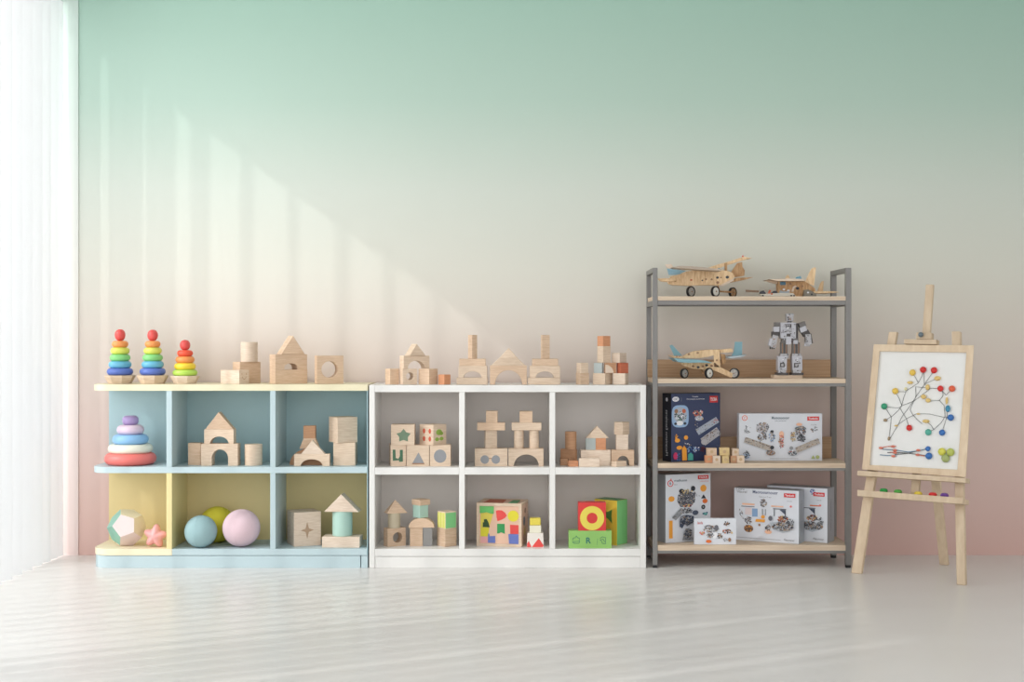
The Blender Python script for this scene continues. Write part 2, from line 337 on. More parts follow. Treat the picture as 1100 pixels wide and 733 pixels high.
def blk(st, shape, x0, x1, yt, yb, label, m=W2, xs=None, d=0.06, th=None, dy=0.0, name=None, deco=None, mats=None, **k):
    Y = st.Y + dy; cube = False
    if abs(yb - st.yb) < 1.3: yb = st.yb
    z0, z1 = st.Zt(yb, dy), st.Zt(yt, dy); h = z1 - z0
    if xs is None:
        xs = x0; rot = math.radians(th or 0); Xc = X(x0, Y); wd = (X(x1, Y) - Xc) / math.cos(rot)
    elif th is None:
        lo, hi = math.radians(3), math.radians(80)
        for _ in range(40):
            mid = (lo + hi) / 2; Xc, wd, dd = solve(x0, xs, x1, Y, mid)
            if dd < 0 or dd > wd: lo = mid
            else: hi = mid
        rot = mid; Xc, wd, d = solve(x0, xs, x1, Y, rot)
    else:
        rot = math.radians(th); Xc, wd, d = solve(x0, xs, x1, Y, rot)
    if shape == 'cyl':
        r = (X(x1, Y) - X(x0, Y)) / 2; cx = (X(x0, Y) + X(x1, Y)) / 2; cy = Y + r; loc = (cx, cy, z0); rot = 0
        mb = MB().lathe([(0, 0), (r, 0), (r, h), (0, h)], m, seg=40)
    else:
        c, s = math.cos(rot), math.sin(rot)
        cx = Xc + (wd * c - d * s) / 2; cy = Y + (wd * s + d * c) / 2; loc = (cx, cy, z0)
        fx = lambda p: -wd / 2 + wd * (p - xs) / (x1 - xs); fz = lambda q: (yb - q) * Y / S
        mb = MB(); a, b = -d / 2, d / 2
        hw = wd / 2
        if shape in ('box', 'cube'): mb.box(-hw, hw, a, b, 0, h, m)
        elif shape == 'roof':
            ax = fx(k.get('apex', (xs + x1) / 2)); mb.prism([(-hw, 0), (hw, 0), (ax, h)], [], a, b, m)
        elif shape == 'pyr':
            ax = fx(k.get('apex', (xs + x1) / 2)); v = [mb.bm.verts.new(q) for q in ((-hw, a, 0), (hw, a, 0), (hw, b, 0), (-hw, b, 0), (ax, 0, h))]
            i = mb.mi(m)
            for f in ((0, 1, 4), (1, 2, 4), (2, 3, 4), (3, 0, 4), (3, 2, 1, 0)): mb.bm.faces.new([v[j] for j in f]).material_index = i
        elif shape == 'trap':
            t0, t1 = fx(k['t0']), fx(k['t1']); mb.prism([(-hw, 0), (hw, 0), (t1, h), (t0, h)], [], a, b, m)
        elif shape == 'dome':
            mb.prism(arc(0, 0, hw, h, 0, 180, 24), [], a, b, m)
        elif shape == 'arch':
            o0, o1 = fx(k['o0']), fx(k['o1']); oz = fz(k['oy']); leg = k.get('leg', 0) * oz; oc, orr = (o0 + o1) / 2, (o1 - o0) / 2
            mb.prism([(-hw, 0)] + [(o0, 0)] + arc(oc, leg, orr, oz - leg, 180, 0, 18) [(0 if leg else 1):] [:None if leg else -1] + [(o1, 0), (hw, 0), (hw, h), (-hw, h)], [], a, b, m)
        elif shape == 'hole':
            hc, hr = k['hc'], k['hr'] * Y / S
            mb.prism([(-hw, 0), (hw, 0), (hw, h), (-hw, h)], [arc(fx(hc[0]), fz(hc[1]), hr, hr, 0, 360 - 15, 23)], a, b, m)
        if deco: deco(mb, fx, fz, a, b, hw, h)
    n, cat = KN.get(shape, ('wooden_roof_block', 'toy block'))
    o = mb.build(name or n, loc=loc, rot=rot, bevel=k.get('bev', 0.0012)); tag(o, label, k.get('cat', cat), st.g); return o

# ---------------- top of the blue cabinet
TB = St(413.0, zf(413.3), 5.875, 'wooden blocks on the blue cabinet top')
def ringtoy(name, label, cx, base, rings, knob, st, Y, group, basemat=W2):
    zt = lambda p: st.z + (st.yb - p) * Y / S
    r = thing(name, label, 'stacking toy', (X(cx, Y), Y, st.z), group=group); sc = Y / S
    if base:
        wt, wb_, yt, ybm = base
        h = (ybm - yt) * sc
        MB().lathe([(0, 0), (wb_ * sc / 2, 0), (wt * sc / 2, h * 0.8), (wt * sc / 2, h), (0, h)], basemat, seg=8, M=Matrix.Rotation(math.radians(22.5), 4, 'Z')).build('base', r, bevel=0.001)
    for (wd, yt, ybm, m) in rings:
        R = wd * sc / 2; h = (ybm - yt) * sc; z = zt(ybm) - st.z; q = h / 2
        prof = [(0, z)] + [(R - q + q * math.sin(math.pi * i / 10), z + q - q * math.cos(math.pi * i / 10)) for i in range(11)] + [(0, z + h)]
        MB().lathe(prof, m, seg=40).build('ring', r)
    if knob[2] - knob[1] < knob[0] * 0.75:
        R = knob[0] * sc / 2; h = (knob[2] - knob[1]) * sc; z = zt(knob[2]) - st.z; q = h * 0.4
        prof = [(0, z)] + [(R - q + q * math.cos(a), z + q + q * math.sin(a)) for a in [-math.pi / 2 + math.pi / 2 * i / 8 for i in range(9)]] + [(R - q + q * math.cos(a), z + h - q + q * math.sin(a)) for a in [math.pi / 2 * i / 8 for i in range(9)]] + [(0, z + h)]
        MB().lathe(prof, knob[3], seg=32).build('knob', r); return r
    kw, yt, ybm, m = knob; h = (ybm - yt) * sc; z = zt(ybm) - st.z
    rr = kw * sc / 2
    prof = [(0, z)] + [(rr * math.sin(u) ** 0.8, z + h * (1 - math.cos(u)) / 2) for u in [math.pi * i / 20 for i in range(1, 20)]] + [(0, z + h)]
    MB().lathe(prof, m, seg=28).build('knob', r); return r
g = 'rainbow ring stackers on the blue cabinet'
ringtoy('ring_stacker', 'rainbow ring stacker on faceted wooden base, far left on the yellow top', 129, (32, 24, 404, 413), [(27.6, 396.2, 404, DBLUE), (24, 388.7, 396.4, LBLUE), (21.7, 381.4, 388.9, GREEN), (20, 374, 381.6, YGREEN), (17.4, 367, 374.2, ORANGE)], (11.2, 354.5, 367.2, RED), TB, 5.93, g)
ringtoy('ring_stacker', 'tall rainbow ring stacker between its twin and the smaller stacker', 164, (33, 25, 404, 413), [(27.4, 396.2, 404, DBLUE), (23.5, 388.7, 396.4, LBLUE), (21.4, 381.4, 388.9, GREEN), (19.2, 374, 381.6, YGREEN), (16.6, 367, 374.2, ORANGE)], (11.2, 355, 367.2, RED), TB, 5.93, g)
ringtoy('ring_stacker', 'shorter ring stacker with lime bottom ring and no blue rings', 198.8, (31, 23, 404.5, 413), [(26.3, 398, 404.6, P('lime_green_paint', (178, 214, 92))), (23, 390.7, 398.2, YELLOW), (20.2, 383.6, 390.9, ORANGE), (16.8, 377, 383.8, P('vermilion_paint', (228, 88, 62)))], (11, 366, 377.2, RED), TB, 5.93, g, W1)
def smile(mb, fx, fz, a, b, hw, h):
    z = h * 0.62
    pts = arc(0.0, z, hw * 0.42, h * 0.28, 200, 340, 10)
    for p, q in zip(pts[:-1], pts[1:]): mb.rod((p[0], a - 0.0003, p[1]), (q[0], a - 0.0003, q[1]), 0.0012, W4, 6)
    for sx in (-1, 1): mb.box(sx * hw * 0.45 - 0.0015, sx * hw * 0.45 + 0.0015, a - 0.0006, a + 0.001, z + 0.002, z + 0.010, W4)
blk(TB, 'box', 237, 267.5, 398.2, 413, 'low pale wooden block with a carved smile beside the shorter ring stacker', W1, xs=257, th=58, deco=smile, dy=-0.005)
blk(TB, 'box', 250, 280, 390, 413, 'wooden block carrying a cylinder, behind the smiling block', W3, xs=257.5, th=38, dy=0.078)
blk(TB, 'cyl', 257, 275, 368.6, 390, 'pale wooden cylinder standing on top of a block on the yellow top', W1, dy=0.092)
blk(TB, 'box', 289.5, 330.3, 397.8, 413, 'plain flat wooden block under the small arch of the toy house, yellow top', W3, xs=295.5, th=30)
blk(TB, 'arch', 289.5, 330, 381.2, 397.8, 'wooden block with a small arched window under the steep roof block', W3, xs=295.5, th=30, o0=305.5, o1=319.5, oy=391, leg=0.4)
blk(TB, 'roof', 297, 327.5, 361, 381.2, 'steep triangular wooden roof block on the toy house, yellow top', W3, xs=302, th=30, dy=0.01, apex=314.8)
blk(TB, 'hole', 338, 369, 382.6, 413, 'square wooden block with a big round hole, right end of yellow top', W3, xs=340.6, th=20, hc=(354, 397.5), hr=8.9)

# ---------------- top of the white cabinet
TW = St(413.9, zf(413.9), 5.87, 'wooden blocks on the white cabinet top')
blk(TW, 'cube', 413.7, 428.8, 397, 413.9, 'plain wooden cube at left of the white cabinet top, beside the holed cube', W3, xs=419, dy=0.01)
blk(TW, 'hole', 429, 448, 397, 413.9, 'wooden cube with a small round hole, on the white cabinet top', W2, xs=432.7, th=24, hc=(440.3, 405), hr=4.2)
blk(TW, 'box', 449.6, 470.3, 397, 413.9, 'wooden cube turned on edge, right support of the small arch, white top', W3, xs=461, dy=-0.0)
blk(TW, 'arch', 429.3, 461.4, 383, 397, 'small wooden arch bridging two cubes on the white cabinet top', W2, xs=433.5, th=28, o0=438, o1=456.5, oy=388.3, dy=0.01)
blk(TW, 'roof', 434.5, 457.3, 370.2, 383, 'small roof block topping the arch at left of the white cabinet', W2, xs=440, th=28, dy=0.015, apex=447.8)
blk(TW, 'cube', 470.6, 484, 403.2, 413.9, 'little orange cube on the white cabinet top', WO, xs=477.3)
for (A, nm) in (((490.5, 523.8, 492.5, 523.2, 498, 517.4, 493.3, 521.6, 502.7, 512.7, 507.2), 'left'), ((567, 601.8, 569, 601.6, 575.6, 595, 571.7, 599.6, 581, 590.6, 582.2), 'right')):
    side = 'left of the large arch' if nm == 'left' else 'right of the large arch'
    blk(TW, 'box', A[0], A[1], 406.6, 413.9, 'bottom plank of the chimney tower %s, white top' % side, W2, d=0.06)
    blk(TW, 'arch', A[2], A[3], 393.7, 406.6, 'flat arch with low opening in the chimney tower %s' % side, W2, o0=A[4], o1=A[5], oy=399.7, d=0.055, dy=0.002)
    blk(TW, 'box', A[6], A[7], 386.2, 393.7, 'short plank under the tall pillar of the tower %s' % side, W3, d=0.05, dy=0.004)
    blk(TW, 'box', A[8], A[9], 360.6, 386.2, 'tall square pillar topping the chimney tower %s' % side, W3, xs=A[10], dy=0.008, th=None if nm == 'left' else 20)
blk(TW, 'arch', 526.4, 565.9, 393.4, 413.9, 'large wooden arch between the two chimney towers on the white top', W3, o0=531.7, o1=560.9, oy=398.5, d=0.06)
blk(TW, 'trap', 527.6, 564.5, 385.4, 393.4, 'lower slice of the roof on the large arch, white top', W2, t0=536.3, t1=556, d=0.058)
blk(TW, 'roof', 536.3, 556, 374.4, 385.4, 'upper triangle of the roof on the large arch, white top', W2, d=0.058, apex=546.4)
blk(TW, 'cube', 618.6, 632.8, 401.5, 413.9, 'lower cube of the two-cube stack right of the towers, white top', W3, xs=623.3)
blk(TW, 'cube', 619.2, 632, 390.6, 401.5, 'upper cube of the two-cube stack right of the towers, white top', W2, xs=624)
blk(TW, 'cube', 636.8, 658, 401.7, 413.9, 'bottom left cube of the stepped stack at the right end, white top', W2, xs=650, dy=-0.01)
blk(TW, 'cube', 658.6, 675.2, 401.7, 413.9, 'bottom right cube of the stepped stack at the right end, white top', W1, xs=671.5, dy=-0.01)
blk(TW, 'cube', 637.8, 648.4, 390.6, 401.7, 'pale grey-blue cube at left in the stepped stack, white top', GREYB, xs=646.7, th=60)
def quarter(mb, fx, fz, a, b, hw, h):
    for yy in (-1,):
        mb.prism([(-hw * 0.98, 0.001)] + arc(-hw * 0.98, 0.001, hw * 1.5, h * 0.8, 0, 90, 10), [], a - 0.0006, a + 0.001, W1)
blk(TW, 'cube', 648.9, 662, 390.6, 401.7, 'brown cube with a pale quarter circle, middle of the stepped stack', W4, xs=650.2, th=15, deco=quarter)
blk(TW, 'cube', 662.3, 675, 390.6, 401.7, 'red-orange cube at right in the stepped stack, white top', WR, xs=666.5, dy=-0.005)
blk(TW, 'box', 641.5, 656, 372.6, 390.6, 'tall narrow block carrying the topmost cube, stepped stack', W2, xs=647.8, dy=0.004)
blk(TW, 'box', 657, 673, 380, 390.6, 'low cube above the red-orange cube, stepped stack', W1, xs=665.6, dy=0.002)
blk(TW, 'cube', 641.5, 655.7, 361.7, 372.6, 'topmost tan and orange cube of the stepped stack, white top', WO, xs=647.8, dy=0.004)

# ---------------- blue cabinet, upper row
UL = St(500.0, ZM, 5.89, None)
ringtoy('ring_stacker', 'chunky pastel ring stacker with coral bottom ring on the open end shelf', 140.2, None,
        [(54.5, 488, 500.6, CORAL), (47, 478.6, 488.4, CRM), (38, 468.2, 479, PBLUE), (28.6, 458, 468.6, LILAC)], (17, 448.3, 458.4, PURPLE), St(500.6, ZM, 5.93, None), 5.93, None)
G1 = 'wooden blocks in the blue cabinet upper middle compartment'
U2 = St(501.6, ZM, 5.86, G1)
blk(U2, 'box', 202, 215.6, 478, 501.6, 'tall wooden block left of the castle arch, teal compartment', W3, d=0.05, dy=0.03)
blk(U2, 'arch', 215.8, 255.5, 478, 501.6, 'big castle arch block standing on the teal compartment shelf', W2, o0=227.5, o1=245, oy=484.2, leg=0.45, d=0.06)
blk(U2, 'arch', 219.3, 251, 462.5, 478, 'smaller arch block stacked on the castle arch', W2, o0=225.5, o1=245.5, oy=470.3, d=0.055, dy=0.003)
blk(U2, 'roof', 220.5, 250.6, 444, 462.5, 'triangular roof block on the castle in the teal compartment', W3, apex=234.7, d=0.05, dy=0.005)
blk(U2, 'cyl', 261, 280, 479, 501.6, 'short wooden cylinder right of the castle arch', W2)
U3 = St(501.6, ZM, 5.845, 'wooden blocks in the blue cabinet upper right compartment')
blk(U3, 'arch', 315.8, 354, 488.6, 501.6, 'low bridge block in front, teal right compartment', W2, o0=323, o1=346.5, oy=494.3, d=0.03)
blk(U3, 'roof', 323.3, 349, 473.8, 488.6, 'triangular block resting on the low bridge block', W1, apex=335.3, d=0.028)
blk(U3, 'dome', 311, 350, 484.3, 501.6, 'brown half-round block behind the low bridge block', W4, d=0.04, dy=0.05)
blk(U3, 'trap', 321.5, 343, 473, 484.3, 'tapered wooden block behind the triangular block', W3, t0=326, t1=338.5, d=0.034, dy=0.053)
blk(U3, 'cube', 325.8, 338.6, 459.5, 473, 'small tan cube on the tapered block', W4, d=0.034, dy=0.053)
blk(U3, 'box', 358, 381.6, 477, 501.6, 'lower of two stacked blocks at right, teal compartment', W2, d=0.08, dy=0.025)
blk(U3, 'cube', 353.3, 384, 449.6, 477, 'big cube turned slightly on the lower right block', W2, xs=362.5, dy=0.01)

# ---------------- blue cabinet, lower row
L1 = St(588, ZB, 5.86, None)
def faceted():
    Y = 5.90; r = 20.6 * Y / S; cx = X(136.3, Y)
    ic = bmesh.new(); bmesh.ops.create_icosphere(ic, subdivisions=1, radius=1)
    R = Matrix.Rotation(0.95, 3, 'Z') @ Matrix.Rotation(0.35, 3, 'X')
    pts = []
    for f in ic.faces: pts.append(R @ f.calc_center_median())
    ic.free(); mb = MB(); k = r / pts[0].length
    zmin = min(p.z for p in pts) * k
    for p in pts: mb.bm.verts.new((p.x * k, p.y * k, p.z * k))
    bmesh.ops.convex_hull(mb.bm, input=mb.bm.verts); bmesh.ops.dissolve_limit(mb.bm, angle_limit=0.03, verts=mb.bm.verts, edges=mb.bm.edges)
    ms = [P('facet_pink_white', (226, 208, 206)), P('facet_green', (128, 176, 160)), P('facet_cream', (230, 218, 186)), P('facet_dark_green', (96, 128, 118)), P('facet_rose', (222, 198, 200))]
    for m in ms: mb.mi(m)
    for i, f in enumerate(mb.bm.faces):
        f.normal_update(); n = f.normal if f.normal.dot(f.calc_center_median()) > 0 else -f.normal
        f.material_index = 1 if n.x < -0.55 else 3 if (n.x > 0.45 and n.z > 0.2) else 2 if (n.z > 0.72 or n.x > 0.7) else (4 if i % 3 == 0 else 0)
    o = mb.build('faceted_ball', loc=(cx, Y, ZB - zmin)); tag(o, 'faceted ball with pink, cream and green panels at the cabinet\'s rounded end', 'toy ball')
faceted()
def star():
    Y = 5.86; sc = Y / S; R = 13.0 * sc; mb = MB(); n, sg = 24, 60; v = []; i0 = mb.mi(P('puffy_pink', (232, 168, 166)))
    for i in range(n + 1):
        ph = -math.pi / 2 + math.pi * i / n; row = []
        for j in range(sg):
            t = 2 * math.pi * j / sg; dx, dy_, dz = math.cos(ph) * math.cos(t), math.cos(ph) * math.sin(t), math.sin(ph)
            a = math.atan2(dz, dx); q = math.hypot(dx, dz)
            rr = R * (1 - 0.36 * q * (0.5 - 0.5 * math.cos(5 * (a - math.pi / 2 + 0.12))))
            row.append(mb.bm.verts.new((rr * dx, rr * dy_ * 0.6, rr * dz)))
        v.append(row)
    for i in range(n):
        for j in range(sg):
            mb.bm.faces.new((v[i][j], v[i][(j + 1) % sg], v[i + 1][(j + 1) % sg], v[i + 1][j])).material_index = i0
    bmesh.ops.remove_doubles(mb.bm, verts=mb.bm.verts, dist=1e-5)
    zmin = min(q.co.z for q in mb.bm.verts)
    o = mb.build('star_toy', loc=(X(167, Y), Y, ZB - zmin)); tag(o, 'puffy pink star toy leaning beside the faceted ball', 'toy')
star()
def ball(cx, r, Y, m, label):
    rr = r * Y / S; q = MB().sph((0, 0, 0), rr, m, seg=56)
    for ang in (0, 60, 120):
        pts = [Vector((rr * 1.001 * math.cos(t) * math.cos(math.radians(ang + 80)), rr * 1.001 * math.cos(t) * math.sin(math.radians(ang + 80)), rr * 1.001 * math.sin(t))) for t in [2 * math.pi * i / 48 for i in range(49)]]
        for a, b in zip(pts[:-1], pts[1:]): q.rod(a, b, 0.0006, m, 5)
    o = q.build('fabric_ball', loc=(X(cx, Y), Y, ZB + rr * 0.998)); tag(o, label, 'ball', 'fabric balls in the yellow compartment')
fab = lambda n, c: P(n, c, 0.85, bump=0.5, scale=220, var=0.05)
ball(233.2, 19.2, 5.992, fab('mustard_fabric', (206, 196, 60)), 'mustard yellow fabric ball behind the blue and pink balls')
ball(215.7, 17.2, 5.845, fab('aqua_fabric', (148, 178, 182)), 'small aqua blue fabric ball in front, left of the pink ball')
ball(259.3, 20, 5.87, fab('rose_fabric', (216, 190, 198)), 'pale pink fabric ball, right of the three balls')
L3 = St(588, ZB, 5.86, 'toy blocks in the blue cabinet lower right compartment')
def sparkle(mb, fx, fz, a, b, hw, h):
    cx, cz = fx(330), fz(571); R1, R2, q = 0.038, 0.030, 0.0075
    mb.prism([(cx, cz - R1), (cx + q, cz - q), (cx + R2, cz), (cx + q, cz + q), (cx, cz + R1), (cx - q, cz + q), (cx - R2, cz), (cx - q, cz - q)], [], a - 0.0008, a + 0.001, P('stamped_brown', (170, 142, 116)))
blk(L3, 'cube', 308.3, 344.8, 551.5, 588, 'large pale cube stamped with a four-point star, olive compartment', W1, xs=316, deco=sparkle)
blk(L3, 'box', 345.8, 386.5, 576.5, 588.6, 'flat wooden slab under the mint cylinder', W1, d=0.09, dy=-0.02, th=-3)
blk(L3, 'cyl', 355.7, 377.2, 550, 576.5, 'mint green cylinder between slab and roof block', MINT, dy=-0.015, name='painted_cylinder')
blk(L3, 'roof', 348, 385.5, 531, 550, 'triangular roof block on the mint green cylinder', W1, apex=366.5, d=0.07, dy=-0.01, th=-4)

# ---------------- white cabinet, upper left: picture cubes
def poly_deco(fn):
    def f(mb, fx, fz, a, b, hw, h): fn(mb, fx, fz, a, b, hw, h)
    return f
def slab(mb, pts, fx, fz, a, m, t=0.0007): mb.prism([(fx(x), fz(y)) for x, y in pts], [], a - t, a + 0.001, m)
def el(cx, cy, rx, ry, n=18): return [(cx + rx * math.cos(2 * math.pi * i / n), cy + ry * math.sin(2 * math.pi * i / n)) for i in range(n)]
PG = St(502.8, ZM - 0.002, 5.86, 'picture cubes in the white cabinet upper left compartment')
def d_u(mb, fx, fz, a, b, hw, h):
    slab(mb, [(421.8, 485), (424.8, 485), (425.2, 494), (428, 495), (429.5, 492), (429.5, 485.3), (432.8, 485.3), (432.8, 498), (428.8, 498.2), (428.5, 496.5), (422, 497)], fx, fz, a, DGREEN)
def d_tri(mb, fx, fz, a, b, hw, h): slab(mb, [(442.3, 500.6), (449.6, 487.8), (456.2, 500.6)], fx, fz, a, GREYP); slab(mb, [(442.3, 500.6), (456.2, 500.6), (455.5, 499.3), (443, 499.3)], fx, fz, a - 0.0003, BROWNP)
def d_circ(mb, fx, fz, a, b, hw, h): slab(mb, el(472.8, 492, 6.8, 7.2), fx, fz, a, GREYP)
def d_star(mb, fx, fz, a, b, hw, h):
    p = []
    for i in range(10):
        r = 8 if i % 2 == 0 else 4.9; t = math.pi / 2 + i * math.pi / 5; p.append((433.5 + r * math.cos(t), 470 - r * math.sin(t) * 0.95))
    slab(mb, p, fx, fz, a, P('sage_print', (110, 132, 108)))
def d_spots(mb, fx, fz, a, b, hw, h):
    for (x, y, r) in ((471.6, 466.5, 3.2), (469.5, 474, 2.1), (474.2, 473.6, 2.1), (474, 468, 2)): slab(mb, el(x, y, r * 1.0, r), fx, fz, a, SGREEN)
    for u in (-0.45, 0.3):
        for zz in (0.3, 0.68):
            M = Matrix.Translation((-hw - 0.0002, b * u * 1.1, h * zz)) @ Matrix.Diagonal((0.0012, 0.0085, 0.0115, 1)); mb.lathe([(0, -1), (0.6, -0.8), (1, 0), (0.6, 0.8), (0, 1)], P('brick_print', (196, 88, 66)), seg=12, M=M)
blk(PG, 'cube', 418.2, 436.5, 480.2, 502.8, 'cube with a dark green U shape, bottom left of the picture cubes', W2, xs=419.6, th=8, deco=d_u, d=0.08)
blk(PG, 'cube', 436.9, 461, 480.2, 502.8, 'cube with a grey triangle, bottom middle of the picture cubes', W2, deco=d_tri, d=0.08, dy=-0.002)
blk(PG, 'cube', 461.5, 484, 480.2, 502.8, 'cube with a grey circle, bottom right of the picture cubes', W2, deco=d_circ, d=0.08)
blk(PG, 'cube', 420, 445.2, 458, 480.2, 'cube with a sage green star, top left of the picture cubes', W2, deco=d_star, d=0.08)
blk(PG, 'cube', 450.6, 479.4, 458.2, 480.2, 'cube with red spots and green clovers, top right of the picture cubes', W2, xs=465.5, deco=d_spots, dy=-0.008)
# ---------------- white cabinet, upper middle
PM = St(502.8, ZM - 0.002, 5.86, 'wooden towers in the white cabinet upper middle compartment')
def d_glasses(mb, fx, fz, a, b, hw, h):
    slab(mb, el(520.8, 495.6, 4.6, 4.7), fx, fz, a, GREYP); slab(mb, el(532.6, 495.6, 4.6, 4.7), fx, fz, a, GREYP); slab(mb, [(525, 494), (528.5, 494), (528.5, 495), (525, 495)], fx, fz, a, BROWNP)
blk(PM, 'box', 510, 545.2, 484, 502.8, 'wide base block printed with grey glasses', W2, deco=d_glasses, d=0.07)
blk(PM, 'box', 520.4, 534, 464.4, 484, 'square pillar standing on the glasses block', W2, xs=521.6, th=14, dy=0.012)
blk(PM, 'box', 512.6, 542.5, 456.2, 464.4, 'cross plank on the single pillar of the left tower', W3, d=0.05, dy=0.006)
blk(PM, 'cube', 522, 534.5, 443.6, 456.2, 'cube topping the single-pillar tower', W3, d=0.045, dy=0.008)
blk(PM, 'arch', 546.2, 583.9, 484, 502.8, 'arch block carrying two round columns', W2, o0=552, o1=579, oy=490.2, d=0.07)
blk(PM, 'cyl', 552.3, 562.6, 464.4, 484, 'left round column on the arch block', W2, dy=0.012)
blk(PM, 'cyl', 568.6, 579, 464.4, 484, 'right round column on the arch block', W2, dy=0.012)
blk(PM, 'box', 549.7, 581.6, 456.2, 464.4, 'cross plank laid over the two round columns', W2, d=0.05, dy=0.006)
blk(PM, 'cube', 558.2, 572, 443.9, 456.2, 'cube topping the two-column tower', W3, d=0.045, dy=0.008)
# ---------------- white cabinet, upper right
PR = St(502.4, ZM - 0.002, 5.87, 'wooden blocks in the white cabinet upper right compartment')
blk(PR, 'box', 602, 610.5, 495, 502.4, 'thin tan base piece at the far left, upper right compartment', W4, d=0.06, dy=0.02)
blk(PR, 'box', 611, 620, 495, 502.4, 'tan base piece behind the small orange block', W4, d=0.06, dy=0.02)
blk(PR, 'box', 602, 620, 484.7, 495, 'brown block under the tan cylinder', W4, xs=617.5, th=60, dy=0.01)
blk(PR, 'cyl', 607.2, 619.6, 466, 484.7, 'tan cylinder on the brown block', W4, dy=0.013)
blk(PR, 'box', 609.6, 621.4, 496, 503.4, 'small orange block lying in front of the brown block', WO, xs=610.8, th=12, dy=-0.035)
blk(PR, 'box', 624, 655.8, 485.4, 502.4, 'wide base block under the grey and orange cubes', W1, d=0.06, dy=0.01)
blk(PR, 'box', 621.9, 644, 493.4, 503.4, 'pale plank lying in front of the wide base block', W1, d=0.022, dy=-0.035, th=-3)
blk(PR, 'cube', 629.4, 639.9, 472.9, 485.4, 'grey cube under the small roof', GREYB, d=0.045, dy=0.015, name='painted_cube')
blk(PR, 'cube', 640, 651, 472.9, 485.4, 'orange cube under the small roof', WO, d=0.045, dy=0.015, name='painted_cube')
blk(PR, 'roof', 629.4, 654.2, 459.6, 472.9, 'small triangular roof above the grey and orange cubes', W2, apex=641.6, d=0.045, dy=0.015)
blk(PR, 'arch', 656.6, 681.2, 485.4, 502.4, 'small arch block at right, upper right compartment', W3, o0=662.7, o1=676, oy=491.8, leg=0.2, d=0.05, dy=0.01)
blk(PR, 'box', 656.2, 673, 496.8, 503.4, 'small pale block lying in front of the small arch', W2, xs=662, th=35, dy=-0.04)
blk(PR, 'box', 662, 674.9, 469, 485.4, 'square pillar on the small arch', W1, d=0.04, dy=0.014)
blk(PR, 'cube', 659.6, 676, 455.6, 469, 'cube turned on edge topping the small arch', W2, xs=669, dy=0.008)
# ---------------- white cabinet, lower left
QL = St(588.6, ZB, 5.855, 'toy blocks in the white cabinet lower left compartment')
def d_hole(mb, fx, fz, a, b, hw, h):
    cx, cz = fx(427.2), fz(579.3); r = 5.7 * 5.855 / S
    mb.lathe([(r, 0), (r * 0.9, -0.0016), (r * 0.8, -0.0006), (0, -0.0004)], P('hollow_tan', (186, 160, 126)), M=Matrix.Translation((cx, a - 0.0008, cz)) @ Matrix.Rotation(math.pi / 2, 4, 'X') @ Matrix.Diagonal((1, 1, -1, 1)), seg=28)
blk(QL, 'hole', 412.2, 435.8, 569, 588.6, 'wooden block with a deep round hole, bottom left', W3, xs=416.5, th=30, hc=(427.2, 579.3), hr=5.7, bev=0)
blk(QL, 'cyl', 416, 429.6, 552.8, 569, 'grey-beige cylinder on the holed block', P('grey_beige_paint', (190, 178, 154)), dy=0.01, name='painted_cylinder')
blk(QL, 'pyr', 412.2, 437.9, 538.7, 552.8, 'pointed pyramid roof on the grey-beige cylinder', W3, xs=415.5, apex=426, th=20, dy=-0.004)
blk(QL, 'box', 440.4, 454, 568.4, 587.6, 'upright wooden block under the half-round block', W3, d=0.05, dy=0.02)
glass = bpy.data.materials.new('clear_acrylic'); glass.use_nodes = True; gb = glass.node_tree.nodes['Principled BSDF']
gb.inputs['Transmission Weight'].default_value = 0.7; gb.inputs['Roughness'].default_value = 0.25; gb.inputs['Base Color'].default_value = (0.75, 0.74, 0.73, 1); gb.inputs['IOR'].default_value = 1.3
blk(QL, 'box', 454.3, 464.4, 568.4, 587.6, 'translucent grey acrylic block under the half-round block', glass, d=0.05, dy=0.02, name='acrylic_block')
blk(QL, 'dome', 438.8, 466.4, 558.2, 568.4, 'half-round wooden block under the mint cube', W3, d=0.055, dy=0.015)
blk(QL, 'box', 443.5, 460, 544.5, 558.2, 'mint green cube balanced on the half-round block', MINT, xs=451, dy=0.012, name='painted_cube')
blk(QL, 'box', 442.3, 462.2, 538.5, 544.5, 'flat wooden cap on the mint green cube', W3, xs=451.3, dy=0.006)
blk(QL, 'cube', 469.4, 490.5, 569.4, 588.6, 'plain wooden cube under the green cube', W3, xs=478.3)
def d_stripes(mb, fx, fz, a, b, hw, h):
    mb.box(-hw * 0.94, hw * 0.94, a - 0.0008, a + 0.001, h * 0.03, h * 0.94, P('soft_green_print', (126, 196, 130)))
    for k_ in range(6):
        u0 = -0.95 + k_ * 0.32; mb.box(-hw - 0.0008, -hw + 0.001, a + (b - a) * (u0 + 1) / 2, a + (b - a) * (u0 + 1.26) / 2, h * 0.04, h * 0.94, (YGREEN if k_ % 2 else P('pale_lime_print', (222, 224, 130))))
blk(QL, 'cube', 469.9, 490.1, 551.2, 569.4, 'cube with green face and lime striped side', W2, xs=478.4, deco=d_stripes, dy=0.001)
